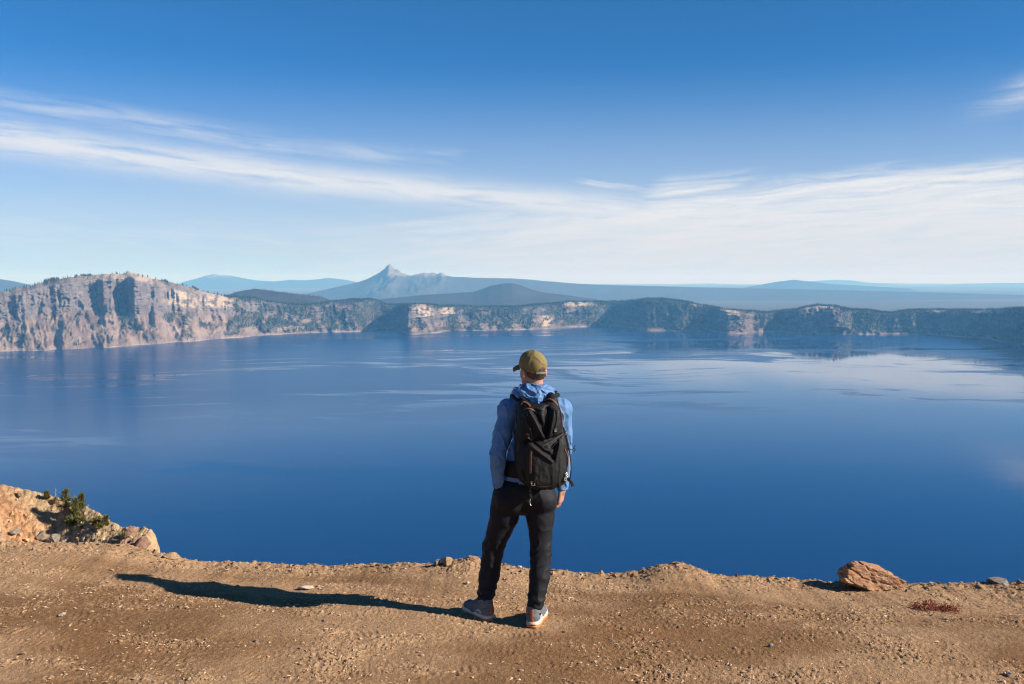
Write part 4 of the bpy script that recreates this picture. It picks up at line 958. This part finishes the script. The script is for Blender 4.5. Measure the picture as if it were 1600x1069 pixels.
# cap
fc = Field(HC - .16, HC + .16, .0028)
fc.ell(hd(0, -.004, .002), (.0830, .1030, .0940), HR, .01)
fc.ell(hd(0, .030, .035), (.062, .066, .052), HR, .02)                       # fuller front panels
fc.ell(hd(0, -.004, -.002), (.0755, .0945, .0865), HR, .002, 'cut')
fc.keep(lambda p: -(((p - HC) @ HR)[..., 2] + .030 - .22 * ((p - HC) @ HR)[..., 1]) * .95)
fc.ell(hd(0, -.105, -.052), (.033, .06, .040), HR, .003, 'cut')               # arch over the strap
def seams(p):
    q = (p - HC) @ HR; a = np.arctan2(q[..., 0], q[..., 1] + .004); g = np.abs(((a / (math.pi / 3) + .5) % 1) - .5) * (math.pi / 3) * np.hypot(q[..., 0], q[..., 1])
    return .0016 * np.exp(-(g / .0025) ** 2) + .0022 * np.maximum(0, fbm3(p, 15, 2, 411)) - .0030 * sstep(ridge3(p * 11, 413, 1), .55, .95)
fc.carve(seams)
V, Fq = fc.mesh(1); cap = place('cap', V, Fq, m_cap, person, feet)
NB_ = 28; bv = []
for i in range(NB_):
    u = -1 + 2 * i / (NB_ - 1); a = u * 1.02
    for v_ in np.linspace(0, 1, 9):
        rr_ = .086 + v_ * (.062 * math.cos(a * .78) ** .8); x_ = math.sin(a) * rr_ * (.92 if v_ < .5 else .92 - .10 * (v_ - .5)); y_ = math.cos(a) * (rr_ + .010)
        bv.append(hd(x_, y_, -.006 + .008 * (1 - u * u) * 1.0 - .022 * u * u - .016 * v_ * v_))
bv = A3(bv).reshape(NB_, 9, 3); bot = bv - up_ * .0035
Vb = np.concatenate([bv.reshape(-1, 3), bot.reshape(-1, 3)]); g0 = grid_faces(NB_, 9); n0 = NB_ * 9
ring = [i * 9 + 8 for i in range(NB_)]; rim = [(ring[i], ring[i + 1], ring[i + 1] + n0, ring[i] + n0) for i in range(NB_ - 1)]
rim += [(i, i + 1, i + 1 + n0, i + n0) for i in range(8)] + [((NB_ - 1) * 9 + i, (NB_ - 1) * 9 + i + 1, (NB_ - 1) * 9 + i + 1 + n0, (NB_ - 1) * 9 + i + n0) for i in range(8)]
place('brim', Vb, np.concatenate([g0[:, ::-1], g0 + n0, np.array(rim)]), m_cap, cap, feet)
sp_, sn_ = [], []
for a in np.linspace(-.55, .55, 9):
    sp_.append(hd(math.sin(a) * .0810, -.004 - math.cos(a) * .1000, -.0455)); sn_.append(hr_ * math.sin(a) - hf_ * math.cos(a))
link('adjusting_strap', shift(sweep(sp_, .0135, .0035, sn_), feet), m_strapg, cap)
link('button', mesh_np(V4 * A3([.008, .008, .004]) + hd(0, -.002, .0970) - feet, F4), m_cap, cap)

# jacket
fj = Field(feet + A3([-.40, -.30, .86]), feet + A3([.45, .40, 1.62]), .0048)
HE = HK(822, 750, 6.50)
fj.ell(HK(838, 662, 6.51), (.168, .118, .165), TR, .05); fj.ell(HK(832, 722, 6.51), (.158, .112, .16), TR, .06); fj.cone(HK(830, 715, 6.505), HE, .150, .160, .05, (1, .70, 1))
for q in (LS, RS): fj.cone(HK(834, 622, 6.49), q, .062, .068, .05)
fj.ell(LS, (.062, .064, .064), None, .04); fj.chain([LS, LS * .45 + LE * .55 + A3([-.004, 0, 0]), LE, LE * .5 + LW * .5, LW + dl * .02], [.061, .056, .051, .045, .036], .010)
fj.ell(RS, (.060, .064, .062), None, .04); fj.chain([RS, RS * .45 + RE * .55 + A3([.006, 0, 0]), RE, RE * .5 + RW * .5, RW + dn * .022], [.060, .055, .049, .044, .038], .010)
fj.cone(HK(833.5, 618, 6.485), HK(833, 608, 6.475), .078, .068, .03, (1, .95, 1))
fj.cone(HK(833, 612, 6.475), hd(0, -.02, -.09), .0555, .0555, .004, op='cut')
def jfold(p):
    q = p - feet; dL = np.linalg.norm(p - LE, axis=-1); dR = np.linalg.norm(p - RE, axis=-1); el_ = np.exp(-(dL / .075) ** 2) + np.exp(-(dR / .075) ** 2)
    w_ = .05 * fbm3(p, 5, 2, 426)
    lng = np.stack([(p[..., 0] + w_) * 15 + p[..., 2] * 2.0, (p[..., 1] + w_) * 15, p[..., 2] * 3.0], -1)      # long drapes
    dia = np.stack([p[..., 0] * 10 + p[..., 2] * 9, p[..., 1] * 8, p[..., 2] * 9 - p[..., 0] * 12], -1)
    low = np.exp(-((q[..., 2] - .95) / .07) ** 2)
    return -.0085 * (ridge3(lng, 421, 1) ** 2 - .3) - .0075 * (ridge3(dia, 424, 1) ** 4 - .1) * (.35 + 1.2 * el_ + .5 * low) - el_ * .0012 * np.sin(p[..., 2] * 170 + 30 * p[..., 1])
fj.carve(jfold)
fj.keep(lambda p: ((HE[2] - .028 + .010 * np.sin(p[..., 0] * 22)) - p[..., 2]) * .9 - 1.0 * ((np.abs(p[..., 0] - HE[0]) > .205)))
V, Fq = fj.mesh(1); jacket = place('jacket', V, Fq, m_jacket, person, feet)
# hood lying on the shoulders
fo = Field(HK(833, 618, 6.42) + A3([-.22, -.16, -.15]), HK(833, 618, 6.42) + A3([.22, .20, .13]), .0036)
for a in np.linspace(-2.5, 2.5, 26):
    p0 = HK(833.5, 610.5, 6.472) + hr_ * 0 + A3([math.sin(a) * .077, -math.cos(a) * .077, .008 * math.cos(a)]); fo.ell(p0, (.024, .024, .026), None, .03)
fo.chain([HK(807, 613, 6.44), HK(818, 618, 6.40), HK(838, 624, 6.375)], [.026, .038, .046], .03); fo.chain([HK(861, 612, 6.46), HK(853, 617, 6.41), HK(842, 625, 6.375)], [.026, .038, .044], .03)
fo.cone(HK(830, 612, 6.40), HK(846, 613, 6.405), .040, .040, .03); fo.cone(HK(840, 622, 6.37), HK(841, 630, 6.365), .040, .022, .03)
fo.cone(HK(833, 612, 6.475), hd(0, -.02, -.09), .0560, .0545, .006, op='cut')
fo.carve(lambda p: -.017 * (ridge3(np.stack([p[..., 0] * 17 + p[..., 2] * 11, p[..., 1] * 8, p[..., 2] * 17 - p[..., 0] * 4], -1), 431, 2) - .5) - .004 * fbm3(p, 40, 2, 433))
V, Fq = fo.mesh(1); place('hood', V, Fq, m_jacket, jacket, feet)

# trousers
ft = Field(feet + A3([-.36, -.26, .03]), feet + A3([.38, .30, 1.00]), .0048)
ft.ell(HK(820, 764, 6.50), (.178, .125, .098), TR, .03); ft.cone(HK(822, 755, 6.50), HK(821, 764, 6.50), .158, .176, .03, (1, .68, 1)); ft.ell(HK(796, 780, 6.47), (.105, .105, .10), TR, .04); ft.ell(HK(846, 780, 6.47), (.102, .105, .10), TR, .04)
ft.chain(LLEG, [.100, .093, .070, .066, .051], .014); ft.chain(RLEG, [.098, .092, .068, .065, .056, .046], .014)
ft.cone(HK(784, 770, 6.47), HK(780, 798, 6.50), .050, .045, .04)               # pocket bulge of the hidden hand
lank, rank = LLEG[-1], RLEG[-1]
ft.cone(HK(817, 786, 6.49), HK(816.5, 797, 6.49), .055, .020, .03)
def tfold(p):
    z = p[..., 2]; lg = np.where(p[..., 0] < (LLEG[0][0] + RLEG[0][0]) / 2 - .02, 1.0, 0.0)
    za = np.where(lg > 0, lank[2], rank[2]); low = np.exp(-((z - za - .03) / .09) ** 2); kn = np.exp(-((z - .47) / .10) ** 2)
    sh = np.stack([p[..., 0] * 7.5 + z * 5.5, p[..., 1] * 7.5, z * 4.2 - p[..., 0] * 6], -1)
    f1 = ridge3(sh, 441, 1) ** 2 - .30
    f2 = np.sin(z * 120 + 26 * p[..., 0] + 5 * fbm3(p, 7, 2, 443))
    hip = np.exp(-((z - .82) / .10) ** 2)
    f3 = ridge3(np.stack([p[..., 0] * 9 - z * 11, p[..., 1] * 9, z * 8 + p[..., 0] * 6], -1), 446, 1) ** 3
    return -.0050 * f1 * (.6 + .5 * kn + .4 * hip) - .0035 * f2 * low - .0080 * f3 * (.25 + .8 * kn + .6 * low)
ft.carve(tfold)
lt = (lank - LLEG[-2]); lt /= np.linalg.norm(lt); rt = (rank - RLEG[-2]); rt /= np.linalg.norm(rt)
ft.keep(lambda p: np.where(p[..., 0] < -.02, (p - lank) @ lt - .012, (p - rank) @ rt - .006))
ft.keep(lambda p: (p[..., 2] - HK(822, 746, 6.5)[2]))
V, Fq = ft.mesh(1); place('trousers', V, Fq, m_trouser, person, feet)

# shoes
def shoe(heel, dr, side):
    sd = A3([dr[1], -dr[0], 0]) * side                                  # outer side
    B_ = np.stack([dr, sd, up_], 1)
    def L(u, s_, z): return heel + dr * u + sd * s_ + up_ * z
    lo, hi = heel - .20, heel + A3([.2, .2, .25]); lo = np.minimum(heel, heel + dr * .3) - .09; hi = np.maximum(heel, heel + dr * .3) + A3([.09, .09, .20])
    fu = Field(lo, hi, .0034)
    fu.chain([L(.040, 0, .062), L(.10, 0, .066), L(.17, .002, .052), L(.235, .004, .042), L(.262, .004, .040)], [.042, .044, .044, .040, .030], .02, (1, 1, 1))
    fu.cone(L(.048, 0, .070), L(.062, 0, .108), .043, .042, .015)        # collar
    fu.cone(L(.080, 0, .100), L(.150, 0, .085), .036, .030, .02)         # tongue
    fu.cone(L(.055, 0, .085), L(.075, 0, .16), .033, .036, .004, op='cut')
    fu.keep(lambda p: (heel[2] + .026) - p[..., 2])
    fu.carve(lambda p: .0018 * np.sin(((p - heel) @ dr) * 120 + ((p - heel) @ up_) * 160) * sstep((p - heel) @ dr, .05, .12) + .0012 * fbm3(p, 60, 2, 451))
    V, Fq = fu.mesh(1); root = place('shoe', V, Fq, m_shoe, person, feet)
    def slab(name, z0, z1, w, mat, flare, seed, toe=0.0, u0=-.006, u1=.302):
        us = np.linspace(0, 1, 26); pr_ = []
        for u in us:
            hw = w * (.62 + .38 * math.sin(min(1, u * 2.6) * 1.57)) * (1 - .30 * math.exp(-((u - .45) / .16) ** 2) * .5) * (math.sqrt(max(0, 1 - max(0, (u - .78) / .22) ** 2.2)) * .96 + .04); pr_.append((u0 + (u1 - u0) * u, hw))
        ring_ = [(a, b_) for a, b_ in pr_] + [(a, -b_) for a, b_ in pr_[::-1]]; n_ = len(ring_); Vv = []
        for kz, (z, e) in enumerate(((z0, .93), (z0 * .8 + z1 * .2, 1 + flare), (z0 * .35 + z1 * .65, 1.0 + flare * .4), (z1, .95))):
            for a, b_ in ring_:
                lift = toe * max(0, (a - .2) / .1) ** 2 * .012 + .010 * max(0, (.02 - a) / .03) * (1 if z < .02 else 0)
                Vv.append(L(.14 + (a - .14) * (1 + (e - 1) * .25), b_ * e, z + lift))
        Fv = [(r_ * n_ + i, r_ * n_ + (i + 1) % n_, (r_ + 1) * n_ + (i + 1) % n_, (r_ + 1) * n_ + i) for r_ in range(3) for i in range(n_)]
        bm = bmesh.new(); vs = [bm.verts.new(q - feet) for q in Vv]
        for f_ in Fv: bm.faces.new([vs[i] for i in f_])
        bm.faces.new([vs[i] for i in range(n_)][::-1]); bm.faces.new([vs[3 * n_ + i] for i in range(n_)])
        bmesh.ops.recalc_face_normals(bm, faces=bm.faces); me = bpy.data.meshes.new(name); bm.to_mesh(me); bm.free()
        for p_ in me.polygons: p_.use_smooth = True
        return link(name, me, mat, root)
    slab('outsole', -.004, .012, .050, m_org, .05, 1, 1.0); slab('midsole', .0121, .040, .051, m_mid, .06, 2, 1.0)
    link('heel_tab', shift(sweep([L(-.001, 0, .036), L(.000, 0, .060), L(.003, 0, .088), L(.006, 0, .116)], [.026, .024, .022, .022], .006, [-dr] * 4), feet), m_rust, root)
    fp = Field(lo, hi, .0036); fp.chain([L(.225, .004, .044), L(.262, .004, .040)], [.0425, .0325], .02); fp.keep(lambda p: np.maximum((heel[2] + .030) - p[..., 2], .218 - (p - heel) @ dr + .25 * np.abs((p - heel) @ sd)))
    V, Fq = fp.mesh(1); place('toe_cap', V, Fq, m_toe, root, feet)
    for i in range(4):
        u = .105 + i * .022; z = .118 - i * .012
        link('lace', shift(pipe([L(u, -.026, z - .012), L(u + .004, -.012, z), L(u + .004, .012, z), L(u, .026, z - .012)], .0028, 12, 5), feet), m_lace, root)
    link('side_stripe', shift(sweep([L(.050, .0445, .050), L(.085, .0465, .062), L(.120, .0470, .050)], [.016, .020, .008], .003, [sd] * 3, 14), feet), m_lace, root)
    return root
for hl, dr, sd, kn in ((LHEEL, LDIR, -1, LLEG[-1]), (RHEEL, RDIR, 1, RLEG[-1])):
    shoe(hl, dr, sd)
    fs = Field(hl + A3([-.12, -.12, .03]), hl + A3([.12, .18, .30]), .004); an_ = hl + dr * .055 + up_ * .10; fs.chain([kn + up_ * .03, kn, an_, hl + dr * .052 + up_ * .07], [.044, .043, .0405, .040], .02); fs.carve(lambda p: .0012 * np.sin(p[..., 2] * 700))
    V, Fq = fs.mesh(1); place('sock', V, Fq, m_sock, person, feet)

# ------------------------------------------------------------------ backpack
PB = HK(844, 690, 6.335); pn_ = -tf; tilt = math.radians(-3.5)
pu = up_ * math.cos(tilt) + tr * math.sin(tilt); pr = np.cross(pn_, pu) * -1; pr /= np.linalg.norm(pr); pr *= np.sign(pr[0]); PR = np.stack([pr, pn_, pu], 1)
def pk(r, n, u): return PB + pr * r + pn_ * n + pu * u
BO = pk(0, -.05, -.32)
fb = Field(PB - A3([.30, .32, .42]), PB + A3([.30, .28, .42]), .0048)
fb.box(pk(0, -.005, -.02), (.142, .100, .262), .075, PR, .03)
fb.ell(pk(0, .045, -.13), (.140, .085, .160), PR, .05); fb.ell(pk(-.005, .045, .13), (.115, .065, .12), PR, .05)
fb.ell(pk(.130, -.01, -.06), (.048, .080, .155), PR, .04); fb.ell(pk(-.125, -.01, -.06), (.040, .080, .16), PR, .04)
fb.ell(pk(-.090, -.015, .226), (.046, .062, .050), PR, .03); fb.ell(pk(.085, -.015, .250), (.050, .062, .056), PR, .03)
fb.ell(pk(.0, -.005, .315), (.062, .110, .075), PR, .03, 'cut')                 # hollow the hood falls into
def pline(p, a, b, w, amp):
    q = (p - PB) @ PR; q2 = np.stack([q[..., 0], q[..., 2]], -1); a = A3(a); b = A3(b); ba = b - a; h_ = np.clip(((q2 - a) @ ba) / (ba @ ba), 0, 1)
    d = np.linalg.norm(q2 - a - h_[..., None] * ba, axis=-1); return amp * np.exp(-(d / w) ** 2) * sstep(q[..., 1], .0, .06)
def pfold(p):
    f_ = -.010 * (ridge3(np.stack([(p[..., 0]) * 10, p[..., 1] * 10, p[..., 2] * 6 + p[..., 0] * 5], -1), 461, 3) - .45) - .003 * fbm3(p, 30, 2, 463)
    f_ = f_ + pline(p, (-.085, .215), (-.005, .045), .016, -.022) + pline(p, (-.045, .210), (.012, .055), .014, .020) + pline(p, (.080, .205), (.030, .050), .016, -.022) + pline(p, (.040, .215), (.018, .08), .016, .024)
    return f_ + pline(p, (-.11, .02), (.115, .035), .014, .016)
fb.carve(pfold)
V, Fq = fb.mesh(1); pack = place('backpack', V, Fq, m_pack, None, BO); pack.location = tuple(BO)
tag(pack, 'black hiking backpack with brown trim on the hiker back', 'backpack')
bvh_main = BVHTree.FromPolygons([tuple(q) for q in V], [tuple(q) for q in Fq])
# stretch pocket on the lower half
fk = Field(PB - A3([.26, .30, .34]), PB + A3([.26, .10, .16]), .0045)
fk.box(pk(.005, .075, -.135), (.128, .060, .150), .055, PR, .02); fk.ell(pk(.012, .105, -.165), (.110, .045, .120), PR, .04)
fk.keep(lambda p: ((p - PB) @ PR)[..., 2] - (.010 + .020 * np.abs(((p - PB) @ PR)[..., 0] / .12) - .050 * np.exp(-((((p - PB) @ PR)[..., 0] - .035) / .05) ** 2)))
fk.carve(lambda p: pline(p, (-.10, .010), (.030, -.105), .012, -.016) + pline(p, (-.060, .010), (.045, -.090), .012, .014) + pline(p, (.105, .020), (.055, -.095), .013, -.015) + pline(p, (.07, .01), (.05, -.08), .012, .012)
         - .008 * (ridge3(np.stack([p[..., 0] * 20, p[..., 1] * 8, p[..., 2] * 4], -1), 471, 2) - .45) * sstep(((p - PB) @ PR)[..., 2], .0, -.12) - .002 * fbm3(p, 40, 2, 473))
V, Fq = fk.mesh(1); pocket = place('front_pocket', V, Fq, m_packmesh, pack, BO)
bvh_pock = BVHTree.FromPolygons([tuple(q) for q in V], [tuple(q) for q in Fq])
camv = Vector((0, 0, CAMZ))
def onpack(px, py, lift=.004):
    """point on the pack as seen at a photo point"""
    d = Vector(ray(px, py)).normalized(); best = None
    for bv_ in (bvh_main, bvh_pock):
        h_ = bv_.ray_cast(camv, d)
        if h_[0] is not None and (best is None or h_[3] < best[1]): best = (h_[0], h_[3], h_[1])
    if best is None:
        q = pk(0, .0, 0); c = at(px, py, q[1]); return c, pn_
    n_ = A3(best[2]); n_ = n_ if n_ @ A3(d) < 0 else -n_; return A3(best[0]) + n_ * lift, n_
def surf_strap(name, pts, w, mat, parent=pack, th=.004, lift=.004, n=26):
    q = [onpack(x, y, lift) for x, y in pts]; return link(name, shift(sweep([a for a, _ in q], w, th, [b_ for _, b_ in q], n), BO), mat, parent)
def surf_pipe(name, pts, r, mat, parent=pack, lift=.003): return link(name, shift(pipe([onpack(x, y, lift)[0] for x, y in pts], r), BO), mat, parent)
surf_strap('zip_trim', [(814, 633), (818, 629), (824, 631), (829, 636)], .013, m_brown)
surf_strap('zip_trim', [(851, 628), (857, 624), (864, 626), (871, 634)], .012, m_brown)
surf_strap('zip_trim', [(819, 641), (826, 639), (833, 641), (839, 645)], .008, m_brown)
surf_strap('zip_trim', [(873, 636), (876, 645), (877.5, 656), (878, 664)], .007, m_brown)
surf_strap('zip_trim', [(832, 690), (830, 706), (829, 722), (829, 740)], .014, m_brown, lift=.003)
surf_strap('zip_trim', [(882, 702), (886, 712), (887, 724), (885, 736)], .009, m_brown)
surf_strap('zip_trim', [(823, 677), (828, 682), (832, 688)], .020, m_brown)
surf_strap('compression_strap', [(821, 650), (823, 662), (828, 674), (834, 685)], .016, m_web)
surf_strap('compression_strap', [(869, 645), (870, 656), (868, 668), (866, 678)], .014, m_web)
surf_strap('compression_strap', [(834, 655), (842, 672), (850, 688)], .012, m_web, lift=.002)
surf_strap('compression_strap', [(833, 690), (846, 697), (857, 692), (870, 684), (880, 678)], .011, m_web)
surf_strap('compression_strap', [(838, 745), (833, 757), (829, 764)], .014, m_web)
surf_strap('side_strap', [(880, 668), (884, 680), (887, 692), (889, 704)], .012, m_web)
surf_strap('bottom_strap', [(815, 735), (822, 752), (838, 760), (858, 760), (874, 753)], .012, m_web, lift=.003)
surf_pipe('pocket_hem', [(832, 687), (843, 695), (853, 703), (861, 702), (870, 692), (878, 684)], .004, m_web, pocket)
def buckle(px, py, w, h, mat, rot=0, name='buckle', lift=.008):
    c, n_ = onpack(px, py, lift); x = np.cross(up_, n_); x /= np.linalg.norm(x); y = np.cross(n_, x); ca_, sa_ = math.cos(rot), math.sin(rot); x, y = x * ca_ + y * sa_, y * ca_ - x * sa_
    pts = [c + x * (a * w) + y * (b_ * h) for a, b_ in ((-.5, -.5), (.5, -.5), (.5, .5), (-.5, .5), (-.5, -.5))]
    sg = [(pts[i], pts[i + 1], .0032, .0032) for i in range(4)] + [(c - x * w * .5, c + x * w * .5, .003, .003)]
    return link(name, shift(tubes(sg, 6), BO), mat, pack)
for px, py, w, h, mt, ro in [(822, 648, .026, .020, m_plastic, .2), (869, 643, .026, .020, m_plastic, -.2), (833.5, 755, .022, .024, m_silver, .1), (884, 742, .020, .026, m_silver, .5), (882, 748, .018, .020, m_silver, -.3),
                             (828, 683, .020, .016, m_plastic, .6), (867, 672, .022, .016, m_plastic, 0), (881, 670, .012, .012, m_silver, 0), (884, 677, .012, .012, m_silver, .3), (846, 640, .012, .010, m_plastic, 0)]:
    buckle(px, py, w, h, mt, ro)
def loose(name, pts, r, mat, flat=False, w=.012):
    if flat: return link(name, shift(sweep(pts, w, .003, [pn_] * len(pts), 16), BO), mat, pack)
    return link(name, shift(pipe(pts, r, 18, 5), BO), mat, pack)
e0 = onpack(886, 700)[0]; yy_ = e0[1]
loose('cord', [e0, at(893, 703, yy_), at(897, 699, yy_), at(899, 695, yy_)], .0022, m_plastic); loose('cord', [at(896, 700, yy_), at(899, 702, yy_), at(896, 706, yy_)], .0025, m_plastic)
e1 = onpack(884, 746)[0]; yy_ = e1[1]; loose('strap_end', [e1, at(889, 750, yy_), at(893, 754, yy_), at(895, 760, yy_)], 0, m_web, True, .020); loose('strap_end', [at(889, 700, yy_ + .03), at(892, 722, yy_ + .02), at(892, 742, yy_), at(889, 752, yy_)], 0, m_web, True, .008)
e2 = onpack(829, 757)[0]; yy_ = e2[1]; loose('strap_end', [e2, at(828, 769, yy_ + .01), at(830, 779, yy_ + .02)], 0, m_web, True, .016); loose('cord', [at(829, 779, yy_ + .02), at(828, 786, yy_ + .02), at(830, 790, yy_ + .02)], .0025, m_silver)
e3 = onpack(822, 660)[0]; loose('cord', [e3, at(827, 668, e3[1] - .01), at(831, 679, e3[1] - .01)], .0028, m_plastic)
# shoulder straps and hip belt
bj = BVHTree.FromPolygons([tuple(v.co + Vector(feet)) for v in jacket.data.vertices], [tuple(p_.vertices) for p_ in jacket.data.polygons])
def onjack(p, lift=.008):
    h_ = bj.find_nearest(Vector(p)); n_ = A3(h_[1]); q = A3(h_[0]); s_ = np.sign((A3(p) - q) @ n_); n_ = n_; return q + n_ * lift, n_
for s_, top, sh in ((-1, pk(-.092, -.01, .250), LS), (1, pk(.085, -.01, .285), RS)):
    mid = NB * .26 + sh * .74
    raw = [top, mid + A3([0, -.03, .085]), mid + A3([0, .05, .07]), mid + tf * .10 + up_ * .0, mid + tf * .13 - up_ * .12, mid + tf * .08 - up_ * .26 + tr * s_ * .07, CH + tr * s_ * .20 - up_ * .14]
    pts = [top]; nr = [pn_ * .6 + up_ * .8]
    for q in raw[1:]: a, b_ = onjack(q, .017); pts.append(a); nr.append(b_)
    link('shoulder_strap', shift(sweep(pts, [.05, .062, .062, .058, .05, .03, .022], .020, nr, 46), BO), m_pack, pack)
    link('load_lifter', shift(sweep([pk(s_ * .075, .03, .262), pts[1] + up_ * .020 - tf * .02, pts[1] + up_ * .016 + tf * .03], .020, .004, [up_] * 3, 14), BO), m_web, pack)
    ll = pk(s_ * .10, .05, .25); 
belt = []; bn = []
for a in np.linspace(-2.0, 2.0, 15) + math.pi:
    p0 = HK(829, 729, 6.51) + tr * math.sin(a) * .176 + tf * math.cos(a) * .134; belt.append(p0); bn.append(tr * math.sin(a) / .176 + tf * math.cos(a) / .134)
link('hip_belt', shift(sweep(belt, [.07, .10, .105, .11, .10, .11, .105, .10, .07], .024, bn, 50), BO), m_pack, pack)
